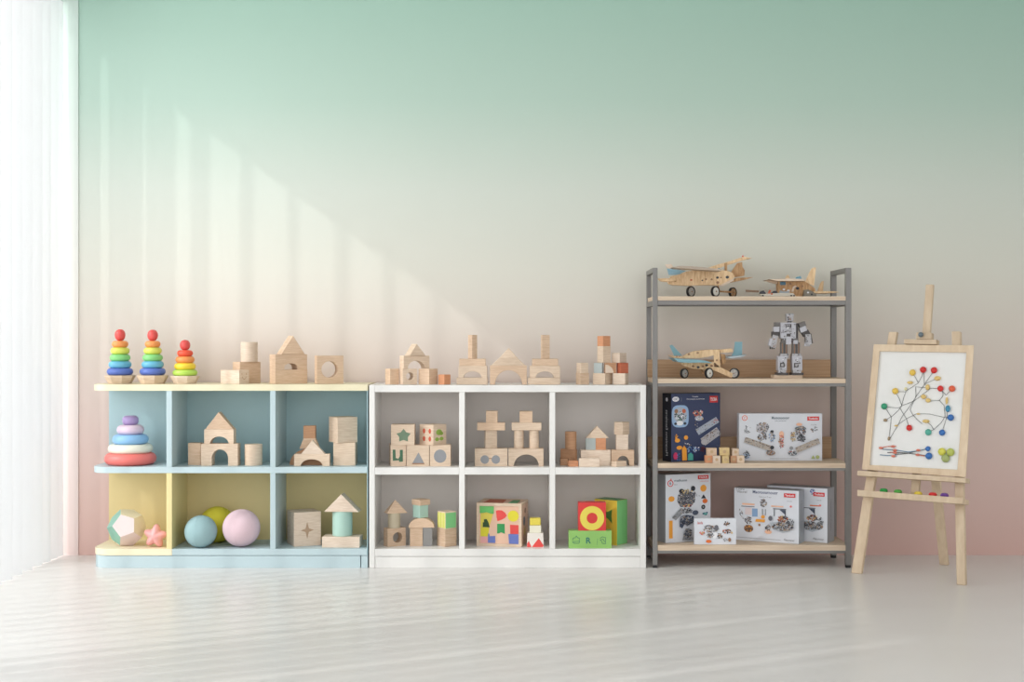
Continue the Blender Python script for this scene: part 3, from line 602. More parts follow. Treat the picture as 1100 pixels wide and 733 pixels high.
# ---------------- white cabinet, lower middle: shape sorter and small stack
def sorter():
    Y = 5.85; th = math.radians(-10.5); st = St(589.3, ZB, Y, None)
    x0, x1 = X(511.8, Y), X(560.2, Y); z1 = st.Zt(542.6) - ZB; wd = (x1 - x0) / math.cos(th) * 1.0; d = 0.17
    # near corner is the right one
    c, s = math.cos(th), math.sin(th)
    wd = (X(560.2, Y) - (511.8 - 550) / S * Y) ; near = Vector((x1, Y, ZB))
    t0 = (511.8 - 550) / S; wd = (x1 - t0 * Y) / (c + t0 * -s) if True else wd
    r = thing('shape_sorter', 'wooden shape sorter cube with colourful cut-out shapes on its front', 'toy', near + Vector((-wd / 2 * c, -wd / 2 * s, 0)) + Vector((-s, c, 0)) * d / 2, th)
    hw, a, b, h = wd / 2, -d / 2, d / 2, z1
    f = 0.013
    part2 = lambda mb, n, bev=0.0008: mb.build(n, r, bevel=bev)
    part2(MB().box(-hw + 0.002, hw - 0.002, a + 0.004, b - 0.002, 0.002, h - 0.003, P('sorter_panel', (226, 188, 164))), 'box_body')
    fr = MB().prism([(-hw, 0), (hw, 0), (hw, h), (-hw, h)], [[(-hw + f, f * 0.9), (hw - f, f * 0.9), (hw - f, h - f), (-hw + f, h - f)]], a, a + 0.012, W2)
    fr.box(hw - 0.012, hw, a + 0.012, b, 0, 0.012, W2); fr.box(hw - 0.012, hw, a + 0.012, b, h - 0.012, h, W2); fr.box(hw - 0.012, hw, b - 0.012, b, 0.012, h - 0.012, W2)
    fr.box(-hw, -hw + 0.012, a + 0.012, b, h - 0.012, h, W2); fr.box(-hw + 0.012, hw - 0.012, b - 0.012, b, h - 0.012, h, W2)
    part2(fr, 'frame')
    fx = lambda p: -hw + 2 * hw * (p - 200) / 443; fz = lambda q: h * (633 - q) / 426
    e = a + 0.004
    def sp(pts, m, t=0.0016, e=e):
        mb = MB().prism([(fx(x), fz(y)) for x, y in pts], [], e - t, e + 0.001, m); part2(mb, 'shape_piece', 0)
    cr = lambda: None
    sp([(232, 240), (370, 240), (370, 310), (340, 315), (300, 300), (240, 310), (232, 310)], FGREEN)
    sp([(240, 312), (300, 301), (362, 315), (345, 380), (320, 450), (240, 450)], P('mustard_piece', (216, 200, 84)))
    sp([(262, 446), (262, 400), (275, 398), (272, 370), (300, 366), (318, 400), (330, 446)], P('forest_piece', (44, 74, 34)), 0.0024)
    sp([(240, 452), (326, 452), (312, 538), (240, 538)], P('acid_yellow_piece', (214, 204, 50)))
    sp([(242, 540), (311, 540), (311, 600), (242, 600)], PINK); sp([(312, 505), (326, 515), (328, 535), (384, 530), (384, 600), (312, 600)], P('periwinkle_piece', (106, 122, 190)))
    sp([(392, 285), (410, 277), (450, 278), (480, 300), (497, 327), (480, 350), (450, 368), (407, 385), (398, 350)], P('red_piece', (224, 78, 74)))
    sp(el(560, 331, 54, 54, 28), P('sun_yellow_piece', (226, 214, 60)))
    sp([(403, 410), (476, 410), (478, 508), (460, 500), (440, 494), (420, 504), (403, 506)], P('emerald_piece', (56, 148, 84)))
    sp([(530, 417), (613, 420), (613, 507), (532, 507)], P('red_piece', (224, 78, 74))); sp([(513, 508), (613, 508), (613, 605), (520, 603)], P('periwinkle_piece', (106, 122, 190)))
    part2(MB().prism([(-hw * 0.75, a + 0.02), (hw * 0.1, a + 0.02), (hw * 0.05, b - 0.02), (-hw * 0.7, b - 0.02)], [], h - 0.004, h - 0.001, WR, 'z'), 'shape_piece', 0)
    part2(MB().prism([(hw * 0.35, a + 0.02), (hw * 0.75, a + 0.02), (hw * 0.7, b - 0.03), (hw * 0.4, b - 0.03)], [], h - 0.004, h - 0.001, P('emerald_piece', (56, 148, 84)), 'z'), 'shape_piece', 0)
    for (yy, zz, ry, rz, m) in ((0.2, 0.78, 0.016, 0.012, BROWNP), (-0.1, 0.55, 0.022, 0.02, P('slate_piece', (90, 104, 120))), (0.1, 0.3, 0.025, 0.018, STRAW)):
        part2(MB().lathe([(0, 0), (1, 0), (1, 1), (0, 1)], m, seg=20, M=Matrix.Translation((hw - 0.0025, yy * b, h * zz)) @ Matrix.Rotation(math.pi / 2, 4, 'Y') @ Matrix.Diagonal((rz, ry, 0.0015, 1))), 'shape_piece', 0)
sorter()
def smallstack():
    st = St(589.8, ZB, 5.85, 'small painted stack beside the shape sorter')
    def d_r(mb, fx, fz, a, b, hw, h):
        slab(mb, [(571.2, 589.7), (578.7, 580), (584.2, 588.2), (583, 589.7)], fx, fz, a, P('red_piece', (224, 78, 74)))
        slab(mb, [(566.2, 589.7), (566.2, 586), (568, 583), (571, 589.7)], fx, fz, a, P('red_piece', (224, 78, 74)))
    blk(st, 'trap', 566, 584.4, 574.7, 589.8, 'white base block with red triangles beside the shape sorter', P('block_white', (230, 224, 216)), t0=566.6, t1=583.4, d=0.055, deco=d_r, name='painted_block')
    blk(st, 'box', 568.8, 581.3, 566.7, 574.7, 'small off-white block between red triangle base and yellow cap', P('block_cream', (228, 224, 204)), d=0.045, dy=0.004, name='painted_block')
    blk(st, 'box', 569.3, 580.9, 559, 566.7, 'small rounded yellow cap block on the off-white block', P('cap_yellow', (222, 204, 84)), d=0.042, dy=0.005, name='painted_block', bev=0.004)
smallstack()
# ---------------- white cabinet, lower right
QR = St(590.3, ZB, 5.82, 'painted blocks in the white cabinet lower right compartment')
def d_green(mb, fx, fz, a, b, hw, h):
    ink = P('teal_ink', (44, 110, 104)); f3 = lambda cx, cy: (lambda u, v: Vector((fx(cx) + u, a - 0.0009, fz(cy) + v)))
    put_text(mb, 'R', 0.036, ink, f3(631.8, 582.3), True)
    cx, cy = 619, 582
    def path(ps, r=0.0011):
        for p, q in zip(ps[:-1], ps[1:]): mb.rod((fx(p[0]), a - 0.0003, fz(p[1])), (fx(q[0]), a - 0.0003, fz(q[1])), r, ink, 5)
    path([(615.3, 582), (615.5, 579.5), (618, 579), (619, 577), (620.5, 579), (622.6, 579.6), (622.2, 582), (622.8, 583.5), (621.5, 585), (616.5, 585), (615, 583.5), (622.6, 582.6)])
    path([(641.3, 587), (641.8, 580)], 0.0006)
    path([(644.5, 579.8), (647, 578), (650.5, 579), (650.6, 585.5), (647, 585), (645.8, 582), (644.4, 581.5), (648, 580.5), (649, 583), (650.5, 583)])
lime = P('lime_block_paint', (142, 190, 104))
blk(QR, 'box', 610.9, 657, 571.5, 590.3, 'long lime green block with letter R and emblems in dark teal', lime, d=0.06, deco=d_green, name='painted_block', bev=0.002)
def d_ring(mb, fx, fz, a, b, hw, h):
    cx, cz, k_ = fx(636.1), fz(558), 5.82 / S
    mb.prism([(cx + p[0], cz + p[1]) for p in arc(0, 0, 13 * k_, 13 * k_, 0, 351, 39)], [[(cx + p[0], cz + p[1]) for p in arc(0, 0, 5.8 * k_, 5.8 * k_, 0, 345, 23)]], a - 0.001, a + 0.001, P('ring_yellow', (226, 208, 88)))
blk(QR, 'box', 621.3, 651, 541.3, 571.5, 'red cube with a yellow ring standing on the lime green block', P('red_block_paint', (212, 60, 58)), d=0.058, dy=0.001, deco=d_ring, name='painted_block', bev=0.004)
def d_sail(mb, fx, fz, a, b, hw, h):
    slab(mb, [(648, 551), (652, 553), (657.6, 549.5), (657, 557), (657.6, 564.8), (653, 560), (648, 557)], fx, fz, a, P('sail_green', (78, 136, 62)))
    mb.box(hw - 0.001, hw + 0.0008, a + 0.0005, b, 0.001, h - 0.0005, P('side_green', (124, 194, 122)))
    mb.box(-hw + 0.002, hw - 0.002, a + 0.002, b - 0.002, h - 0.001, h + 0.0008, P('top_green', (70, 130, 70)))
o = None
def bigbox():
    Y = 5.895; xN = 662.8; th = math.radians(-37); st = St(588, ZB, Y, QR.g)
    c, s = math.cos(th), math.sin(th); tN = (xN - 550) / S; near = Vector((tN * Y, Y, ZB))
    # yellow face runs left and away, green face right and away
    tl, tr = (638.6 - 550) / S, (673.6 - 550) / S
    # left direction (-c, -s), right direction (-s, c)
    wd = (near.x - tl * Y) / (c + tl * -s); d = (tr * Y - near.x) / (-s - tr * c)
    h = st.Zt(539.8) - ZB
    loc = near + Vector((-c, -s, 0)) * wd / 2 + Vector((-s, c, 0)) * d / 2
    mb = MB(); hw = wd / 2; a, b = -d / 2, d / 2
    mb.box(-hw, hw, a, b, 0, h, P('golden_block', (226, 198, 74)))
    fx = lambda p: -hw + wd * (p - 638.6) / (xN - 638.6); fz = lambda q: (588 - q) * Y / S
    d_sail(mb, fx, fz, a, b, hw, h)
    tag(mb.build('painted_block', loc=loc, rot=th, bevel=0.001), 'tall block with golden front and green side behind the red cube', 'toy block', QR.g)
bigbox()

# ------------------------------------------------------------------ metal rack contents
random.seed(11)
def wheel(r, c, R, m_disc, m_tyre=BLACK, ax=(0.62, -0.78, 0), t=0.010):
    ax = Vector(ax).normalized(); M = Matrix.Translation(Vector(c) - ax * t / 2) @ ax.to_track_quat('Z', 'Y').to_matrix().to_4x4()
    p = MB().lathe([(R * 0.72, 0), (R, 0), (R, t), (R * 0.78, t), (R * 0.78, t * 0.7), (R * 0.72, t * 0.7)], m_tyre, seg=28, M=M).build('wheel', r)
    q = MB().lathe([(0, t * 0.2), (R * 0.8, t * 0.2), (R * 0.8, t * 0.9), (R * 0.25, t * 0.9), (R * 0.25, t * 1.15), (0, t * 1.15)], m_disc, seg=28, M=M)
    q.lathe([(0, t * 1.14), (R * 0.13, t * 1.14), (R * 0.13, t * 1.3), (0, t * 1.3)], BROWNP, seg=10, M=M)
    for kx in range(4 if 'white' not in m_disc.name else 0):
        a_ = kx * math.pi / 2 + 0.4; q.lathe([(0, t * 0.89), (R * 0.13, t * 0.89), (R * 0.13, t * 0.95), (0, t * 0.95)], GREYP, seg=8, M=M @ Matrix.Translation((R * 0.52 * math.cos(a_), R * 0.52 * math.sin(a_), 0)))
    h = q.build('wheel_disc', p)
class Pl:
    """plywood model: outlines given in photo pixels become plates of real thickness at their own distance"""
    def __init__(s, name, label, cat, st, cx, group): s.st = st; s.r = thing(name, label, cat, (X(cx, st.Y), st.Y, st.z), group=group)
    def plate(s, name, pts, y0, y1, m, bevel=0.0005, marks=None):
        Y = s.st.Y + (y0 + y1) / 2; L = s.r.location
        q = [((px - 550) * (s.st.Y + y0) / S - L.x, s.st.Zt(py, y0) - L.z) for px, py in pts]
        mb = MB().prism(q, [], y0, y1, m)
        for (px, py, rr, mm) in marks or []:
            cx, cz = (px - 550) * (s.st.Y + y0) / S - L.x, s.st.Zt(py, y0) - L.z
            mb.lathe([(0, 0), (rr * 0.004, 0), (rr * 0.004, 0.001), (0, 0.001)], mm, seg=10, M=Matrix.Translation((cx, y0 - 0.0008, cz)) @ Matrix.Rotation(-math.pi / 2, 4, 'X'), sx=1.2)
        return mb.build(name, s.r, bevel=bevel)
    def P3(s, px, py, dy): return Vector(((px - 550) * (s.st.Y + dy) / S, s.st.Y + dy, s.st.Zt(py, dy))) - s.r.location
GP = 'plywood model aircraft on the metal rack'
sA = St(318.0, RT[0], 5.90, None)
A = Pl('model_biplane', 'plywood model biplane with pale blue tail on the top rack shelf', 'model plane', sA, 757, GP)
DK = INK
A.plate('fuselage', [(718, 301), (721, 295.5), (730, 293.5), (738, 290.3), (748, 289), (770, 288.7), (781, 289.6), (787, 292), (789.3, 296), (786.5, 299.3), (780, 302.5), (773, 305.4), (758, 305), (740, 305.7), (724, 305), (719, 303.8)], 0, 0.045, WP, 0.001,
        [(725.5, 300.5, 1.0, WPD), (742.5, 299.6, 1.1, WR), (754.5, 300, 0.8, DK), (758.2, 298.8, 1.0, BROWNP), (764.5, 299, 1.0, BROWNP), (770.7, 297, 1.3, INK), (774.5, 297, 0.8, BROWNP), (781.3, 296.6, 1.6, INK), (771, 302.3, 1.4, BROWNP)])
sl = MB()
for px in (746.5, 753, 757.5, 762): 
    p0, p1 = A.P3(px, 290.5, -0.0004), A.P3(px, 304, -0.0004); sl.box(p0.x - 0.0006, p0.x + 0.0006, -0.0012, 0.0005, p1.z, p0.z, WPD)
sl.build('panel_seams', A.r)
A.plate('nose_trim', [(773, 305.6), (789, 297.4), (788, 300.5), (775, 306.8)], -0.004, 0.0, W1)
A.plate('tail_fin', [(716.5, 287), (737, 289.6), (729, 294), (718.3, 294)], 0.018, 0.024, P('model_sky_blue', (150, 188, 206)))
A.plate('tail_fin_tip', [(714.5, 282.6), (721, 282.4), (724, 286), (737, 289.4), (716.5, 286.9)], 0.018, 0.024, W1)
for y0 in (-0.03, 0.055): A.plate('tailplane', [(707, 298.2), (724, 297.8), (727, 300.5), (718, 301.5), (710, 300.6)], y0, y0 + 0.02, WP)
A.plate('lower_wing', [(722.5, 286.6), (730, 285.3), (745, 285.7), (760, 287.2), (775, 288.8), (775, 290.6), (750, 289.3), (735, 288), (727, 287.8)], -0.10, -0.002, P('model_grey_wood', (176, 160, 144)))
A.plate('upper_wing', [(757, 287.2), (772, 282.3), (785, 278.7), (799, 274), (804, 275), (808, 275.6), (803, 276.6), (796, 278.8), (782, 283), (770, 287.6), (764, 288.6)], 0.05, 0.15, WP)
A.plate('wing_strut', [(778.6, 281), (781.2, 280.6), (781.2, 290.4), (778.6, 290.4)], 0.045, 0.055, WPD)
A.plate('windscreen', [(770, 288.9), (772, 286.4), (774.5, 288.4), (775, 290)], 0.015, 0.03, P('model_glass_blue', (108, 156, 178)))
A.plate('rudder', [(785, 291.5), (788, 287), (792, 281), (797.4, 279.8), (797.6, 285), (800, 289), (799.6, 294.7), (789, 296.5)], 0.05, 0.058, WPD)
A.plate('rear_tailplane', [(784, 298.5), (793, 296.8), (809.5, 296.3), (803, 298.2), (790, 301), (780, 303)], 0.045, 0.10, WPD)
MB().sph(A.P3(798, 273.4, 0.09), 0.004, RED).build('wing_bead', A.r)
wheel(A.r, A.P3(742, 312.1, 0.0), 0.0237, P('disc_grey', (176, 172, 166))); wheel(A.r, A.P3(768.3, 312.1, -0.02), 0.0237, P('disc_white', (222, 220, 214))); wheel(A.r, A.P3(787, 312.3, 0.09), 0.0225, WPD)
MB().rod(A.P3(768.3, 311.7, -0.02), A.P3(787, 312, 0.09), 0.004, WPD).build('axle', A.r)
MB().rod(A.P3(771, 304, 0.02), A.P3(773, 312, 0.0), 0.003, WPD).build('strut', A.r)
MB().rod(A.P3(742, 304, 0.01), A.P3(742, 312, 0.005), 0.003, WPD).build('strut', A.r)

sB = St(318.0, RT[0], 5.93, None)
B = Pl('model_jet', 'plywood model jet with tall twin fins on the top rack shelf', 'model plane', sB, 860, GP)
B.plate('fuselage', [(836, 301), (850, 299.6), (862, 299), (868, 303), (875.5, 308.5), (877, 316), (870, 318), (840, 318), (836, 315.5)], 0, 0.05, WPD, 0.001, [(856.8, 308.4, 1.6, INK), (849, 303.5, 1.2, BROWNP), (862, 306, 1, BROWNP), (847, 311, 1.4, WINK), (842, 309.5, 1.2, WINK)])
B.plate('canopy_panel', [(838, 301.3), (844, 301.2), (844, 304.8), (838.3, 304.9)], -0.003, 0.001, P('model_window_blue', (84, 124, 148)))
B.plate('nose_spike', [(822, 300.4), (826, 299), (837, 299), (837, 303.6), (833, 303.4)], 0.015, 0.03, W2)
B.plate('wing', [(826, 299), (845, 298.2), (862, 298.6), (866, 300.6), (836, 300.8)], -0.05, 0.10, W1)
B.plate('tail_fin', [(865, 301.5), (869, 292), (872, 287), (875.4, 285.6), (876.6, 286.4), (874.5, 306), (868, 303)], 0.0, 0.005, WP)
B.plate('tail_fin', [(843.2, 299), (844.4, 295), (846.4, 293.3), (848.2, 295.5), (848.8, 299)], 0.06, 0.065, WP)
B.plate('tail_fin', [(878, 311.5), (881, 303), (883, 300.2), (885, 300.2), (884, 311.5)], 0.04, 0.045, WP)
B.plate('tailplane', [(874, 311.5), (896, 311.6), (902, 312.6), (896, 313.4), (874, 314)], -0.02, 0.06, WP)
B.plate('cockpit', [(854.5, 298.8), (856, 296), (860, 295), (862, 298.9)], 0.012, 0.03, P('model_glass_blue', (108, 156, 178)))
B.plate('engine', [(864, 310.5), (868, 309.6), (877, 314), (877, 318), (863, 318)], -0.02, -0.001, P('engine_grey', (130, 124, 112)), 0.001, [(868, 313, 1, WINK), (872, 315, 1, INK)])
B.plate('intake_frame', [(850, 312), (852, 306.6), (855, 305), (856, 306.4), (853, 309), (852.5, 312.4)], -0.006, 0.0, W1)
sB2 = St(318.0, RT[0], 5.86, None)
C = Pl('model_vehicle', 'low white model vehicle with dark rod in front of the jet', 'model vehicle', sB2, 830, None)
C.plate('chassis', [(816, 315.2), (835, 314), (852, 314), (855, 317.2), (835, 317.4), (818, 317)], 0, 0.03, P('model_white', (206, 200, 188)), 0.0005, [(829, 312.9 + 2, 1, WR)])
C.plate('rod', [(801, 310.4), (815, 311.2), (815.5, 313.2), (801.5, 312.8)], 0.008, 0.016, P('rod_brown', (120, 92, 70)))
C.plate('cargo', [(816, 314.8), (817, 312), (820.5, 311.2), (823, 314.6)], 0.004, 0.018, INK); C.plate('cargo', [(829, 314.4), (831, 311.8), (834, 311.6), (836, 314.2)], 0.004, 0.018, INK)
C.plate('cargo', [(824.8, 314.6), (826.5, 310.6), (828.4, 310.4), (827.6, 314.4)], 0.004, 0.014, WR); C.plate('cargo', [(837.5, 314.2), (838.5, 310.8), (841, 312), (848, 311.8), (848, 314)], 0.004, 0.018, P('cargo_grey', (150, 156, 160)))
for px in (819.5, 850, 853): 
    MB().rod(C.P3(px, 317.0, -0.003), C.P3(px, 317.0, 0.033), 0.0042, BLACK, 12).build('wheel', C.r)

sC = St(406.6, RT[1], 5.86, None)
D = Pl('model_plane', 'plywood model plane with bright blue fins on the second rack shelf', 'model plane', sC, 760, GP)
MB3 = P('model_aqua', (124, 164, 174))
D.plate('top_beam', [(734, 382.6), (739, 379.6), (746, 377.3), (758, 376), (773, 375.5), (773.6, 394.5), (767, 394.5), (767, 381.6), (760, 383.6), (750, 384.8), (735, 384.8)], 0, 0.012, WP, 0.0008, [(740, 380.6, 1.2, BROWNP), (749.5, 379, 1.2, BROWNP), (770, 387, 1.0, BROWNP)])
D.plate('top_beam', [(734, 382.6), (739, 379.6), (746, 377.3), (758, 376), (773, 375.5), (773.6, 394.5), (767, 394.5), (767, 381.6), (760, 383.6), (750, 384.8), (735, 384.8)], 0.045, 0.057, WPD, 0.0008)
D.plate('cross_deck', [(745, 377.6), (773, 376), (773, 378), (745, 379.6)], 0.012, 0.045, WP)
D.plate('wing', [(723.5, 384.4), (737, 385.4), (750, 385.8), (758, 387), (766, 389.6), (752, 389), (740, 389.4), (729, 388.6)], -0.07, 0.12, MB3)
D.plate('front_fin', [(719.3, 371.6), (722, 370.4), (733.2, 382.6), (724.4, 382.6)], 0.02, 0.026, MB3)
D.plate('nose_block', [(718, 381), (724, 382.4), (734, 382.4), (736, 385), (724, 384.6)], 0.005, 0.05, WP, 0.0008, [(727, 382.9, 0.7, WR), (730, 382.9, 0.7, WR)])
D.plate('lower_deck', [(731, 390), (745, 389), (767, 389), (774, 394.5), (789.5, 402.3), (787, 406), (783, 405), (768, 398.2), (745, 396), (735, 393.5)], 0.0, 0.05, WP, 0.0008,
        [(744.5, 393.5, 1.3, BROWNP), (750, 394.6, 1.4, INK), (755, 393.5, 1.2, BROWNP), (759, 392.4, 1.4, INK), (764.5, 393, 1.3, BROWNP), (769, 392.6, 1.0, BROWNP)])
D.plate('tail_boom', [(773, 375.6), (786, 374.4), (787.5, 378.4), (774, 379.2)], 0.01, 0.045, WP)
D.plate('boom_brace', [(774, 380), (779, 381), (780, 389), (776, 392)], 0.015, 0.035, WPD)
D.plate('tail_fin', [(789.6, 367.3), (797.4, 367.3), (797.2, 381.8), (785.6, 382.8), (788.4, 377.4)], 0.02, 0.026, MB3)
D.plate('tailplane', [(780, 383.6), (786, 382.4), (798, 381.4), (802.5, 380.6), (797, 383.4), (785, 384.8)], -0.03, 0.08, P('model_grey_blue', (168, 180, 186)))
wheel(D.r, D.P3(735, 401.2, 0.0), 0.0215, P('disc_grey', (176, 172, 166))); wheel(D.r, D.P3(761.6, 400.8, -0.02), 0.0232, P('disc_white', (222, 220, 214))); wheel(D.r, D.P3(788.8, 401, 0.0), 0.0225, P('disc_grey', (176, 172, 166)), ax=(-0.5, -0.86, 0))
MB().rod(D.P3(735, 401.2, 0.0), D.P3(740, 393, 0.03), 0.003, WPD).build('strut', D.r)
MB().rod(D.P3(761.6, 400.8, -0.02), D.P3(755, 401, 0.06), 0.0035, WPD).build('axle', D.r)
MB().rod(D.P3(755, 401, 0.06), D.P3(752, 394, 0.03), 0.003, WPD).build('strut', D.r)
# loose plywood strip left of the plane lies on the backboard
# robot
def robot():
    st = St(407.0, RT[1], 5.88, None); Y = st.Y
    r = thing('model_robot', 'white and grey metal model robot standing on a small wooden plinth', 'model robot', (X(848, Y), Y, RT[1])); L = r.location
    LW = P('robot_white', (186, 186, 193), 0.35); LG = P('robot_grey', (112, 108, 106), 0.4); LD = P('robot_dark', (74, 70, 70), 0.45); LM = P('robot_mid', (166, 164, 166), 0.35, metal=0.4)
    def bx(mb, x0, x1, y0, y1, d0, d1, m, rot=0):
        p = [((q[0] - 550) * Y / S - L.x, st.Zt(q[1]) - L.z) for q in ((x0, y1), (x1, y0))]
        cx, cz, hx, hz = (p[0][0] + p[1][0]) / 2, (p[0][1] + p[1][1]) / 2, (p[1][0] - p[0][0]) / 2, (p[1][1] - p[0][1]) / 2
        mb.box(-hx, hx, d0, d1, -hz, hz, m, Matrix.Translation((cx, 0, cz)) @ Matrix.Rotation(math.radians(rot), 4, 'Y'))
    def speck(mb, x0, x1, y0, y1, d0, n, ms):
        for _ in range(n):
            a, b = random.uniform(x0, x1 - 1), random.uniform(y0, y1 - 1); bx(mb, a, a + random.uniform(0.6, 1.6), b, b + random.uniform(0.5, 1.4), d0 - random.uniform(0.001, 0.004), d0 + 0.003, random.choice(ms))
    pl = MB(); bx(pl, 830, 860.5, 403.3, 407, -0.03, 0.05, W2); pl.build('plinth', r, bevel=0.001)
    t = MB(); bx(t, 837.6, 854, 347, 364, -0.02, 0.025, LW); bx(t, 854, 857, 348, 364, -0.008, 0.035, LD); bx(t, 843, 849, 348.8, 352.8, -0.023, -0.019, LD)
    for q in (844, 846.2): bx(t, q - 0.3, q + 1.2, 349.4, 350.4, -0.0245, -0.022, LW); bx(t, q - 0.3, q + 1.2, 351.3, 352.2, -0.0245, -0.022, LW)
    bx(t, 842, 849.5, 356.2, 356.9, -0.022, -0.019, LG); bx(t, 844, 848, 359, 362, -0.024, -0.019, LD); speck(t, 838, 853.5, 348, 363.5, -0.02, 46, [LG, LM, WINK, P('robot_shade', (150, 148, 156))]); t.build('torso', r, bevel=0.0006)
    h = MB(); bx(h, 844, 851.8, 337.3, 345.6, -0.014, 0.016, LM); bx(h, 846, 850, 345, 347.2, -0.01, 0.01, LD); speck(h, 844, 851.5, 337.6, 345, -0.014, 10, [LW, LD, BROWNP]); h.build('head', r, bevel=0.001)
    p = MB(); bx(p, 839.5, 857, 363.8, 368.6, -0.012, 0.02, LG); bx(p, 843.5, 849, 364, 370.5, -0.02, 0.0, LW); bx(p, 851.5, 856, 366, 370, -0.02, 0.0, LW); speck(p, 839.5, 856, 364, 369.5, -0.014, 10, [LD, LW, P('robot_plum', (92, 70, 84))]); p.build('pelvis', r)
    for (ux, lx, cx) in (((838.6, 845.6), (834.8, 844.2), 840), ((851.3, 858.8), (850.2, 860.6), 855)):
        g_ = MB(); bx(g_, ux[0], ux[1], 368.4, 382, -0.01, 0.02, LG)
        for q in (0.2, 0.5, 0.8): bx(g_, ux[0] + (ux[1] - ux[0]) * q - 0.4, ux[0] + (ux[1] - ux[0]) * q + 0.4, 369.4, 380, -0.0125, -0.009, BROWNP if q != 0.5 else LD)
        bx(g_, ux[0] - 1, ux[1] + 1, 380.4, 385, -0.014, 0.02, LM); speck(g_, ux[0] - 1, ux[1] + 1, 380, 385, -0.014, 6, [LD, LW])
        bx(g_, lx[0], lx[1], 383, 398.4, -0.022, 0.024, LW, 1.5 if cx < 850 else -1.5); bx(g_, cx - 3.2, cx + 1.6, 390.4, 394.8, -0.025, -0.02, LD); bx(g_, cx - 2, cx + 0.4, 391.4, 393.8, -0.0265, -0.024, LM); speck(g_, lx[0] + 1, lx[1] - 1, 384, 398, -0.022, 18, [LM, LG, WINK, LD]); g_.build('leg', r, bevel=0.0006)
        f_ = MB(); bx(f_, lx[0] - 1.2, lx[1] + 0.8, 400.8, 403.4, -0.035, 0.03, LD); bx(f_, lx[0] + 0.2, lx[1] - 1.2, 397.6, 401, -0.028, 0.02, LM); speck(f_, lx[0], lx[1] - 1, 397.6, 401.4, -0.028, 7, [LW, LD, WINK]); f_.build('foot', r, bevel=0.0008)
    a_ = MB(); bx(a_, 831.8, 837.6, 346.8, 352, -0.014, 0.018, LG); bx(a_, 830.6, 836.6, 351.6, 357, -0.018, 0.018, LW); bx(a_, 829, 836.6, 356.8, 362, -0.013, 0.016, LD); bx(a_, 828, 833.8, 360.6, 374, -0.018, 0.014, LM, 12); speck(a_, 828, 833, 361, 374, -0.018, 12, [LW, LD, BROWNP]); bx(a_, 825.6, 828, 364, 372, -0.02, 0.005, LW, 14)
    for q in range(3): bx(a_, 826.4 + q * 2, 827.8 + q * 2, 372, 375.6, -0.014, -0.006, LD, 8)
    a_.build('arm', r, bevel=0.0006)
    b_ = MB(); bx(b_, 858, 865, 346.6, 352, -0.014, 0.018, LG, -18); bx(b_, 858.6, 865.6, 351.6, 357, -0.018, 0.018, LW, -22); bx(b_, 861.6, 869, 355.6, 361, -0.013, 0.016, LD, -30); bx(b_, 864.6, 870.6, 359.6, 371, -0.018, 0.014, LM, -4); bx(b_, 869.8, 872, 359, 369.6, -0.01, 0.014, LD, -10); speck(b_, 864.4, 870.4, 360, 371, -0.018, 12, [LW, LD, GREYP])
    for q in range(3): bx(b_, 863.6 + q * 2.2, 865 + q * 2.2, 368, 372.6, -0.014, -0.006, LW, 10)
    b_.build('arm', r, bevel=0.0006)
robot()

# printed boxes
def pbox(name, label, x0, xN, x1, ytop, st, near, th, d, m, mside, prints, group, thick=None):
    """near: 'L' = left front edge is nearest (left side shows), 'R' = right front edge is nearest, 'F' = square on"""
    Y = st.Y; th = math.radians(th); c, s = math.cos(th), math.sin(th)
    if near == 'R':      # front runs from xN leftwards and away
        tN, tl, tr = (xN - 550) / S, (x0 - 550) / S, (x1 - 550) / S; N = Vector((tN * Y, Y, st.z))
        wd = (N.x - tl * Y) / (c - tl * s) if True else 0
        if d is None: d = (tr * Y - N.x) / (-s - tr * c)
        loc = N + Vector((-c, -s, 0)) * wd / 2 + Vector((-s, c, 0)) * d / 2; fl, fr_ = x0, xN
    else:
        tN, tr = (xN - 550) / S, (x1 - 550) / S; N = Vector((tN * Y, Y, st.z)); wd = (tr * Y - N.x) / (c - tr * s)
        if d is None: d = (N.x - (x0 - 550) / S * Y) / (s + (x0 - 550) / S * c)
        loc = N + Vector((c, s, 0)) * wd / 2 + Vector((-s, c, 0)) * d / 2; fl, fr_ = xN, x1
    h = st.Zt(ytop) - st.z; hw = wd / 2; a, b = -d / 2, d / 2
    r = thing(name, label, 'box', loc, th, group)
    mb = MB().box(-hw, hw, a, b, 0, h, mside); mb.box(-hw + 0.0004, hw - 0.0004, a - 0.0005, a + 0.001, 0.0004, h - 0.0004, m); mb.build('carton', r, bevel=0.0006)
    fx = lambda p: -hw + wd * (p - fl) / (fr_ - fl); fz = lambda q: h * (st.yb - q) / (st.yb - ytop)
    prints(r, fx, fz, a, b, hw, h); return r
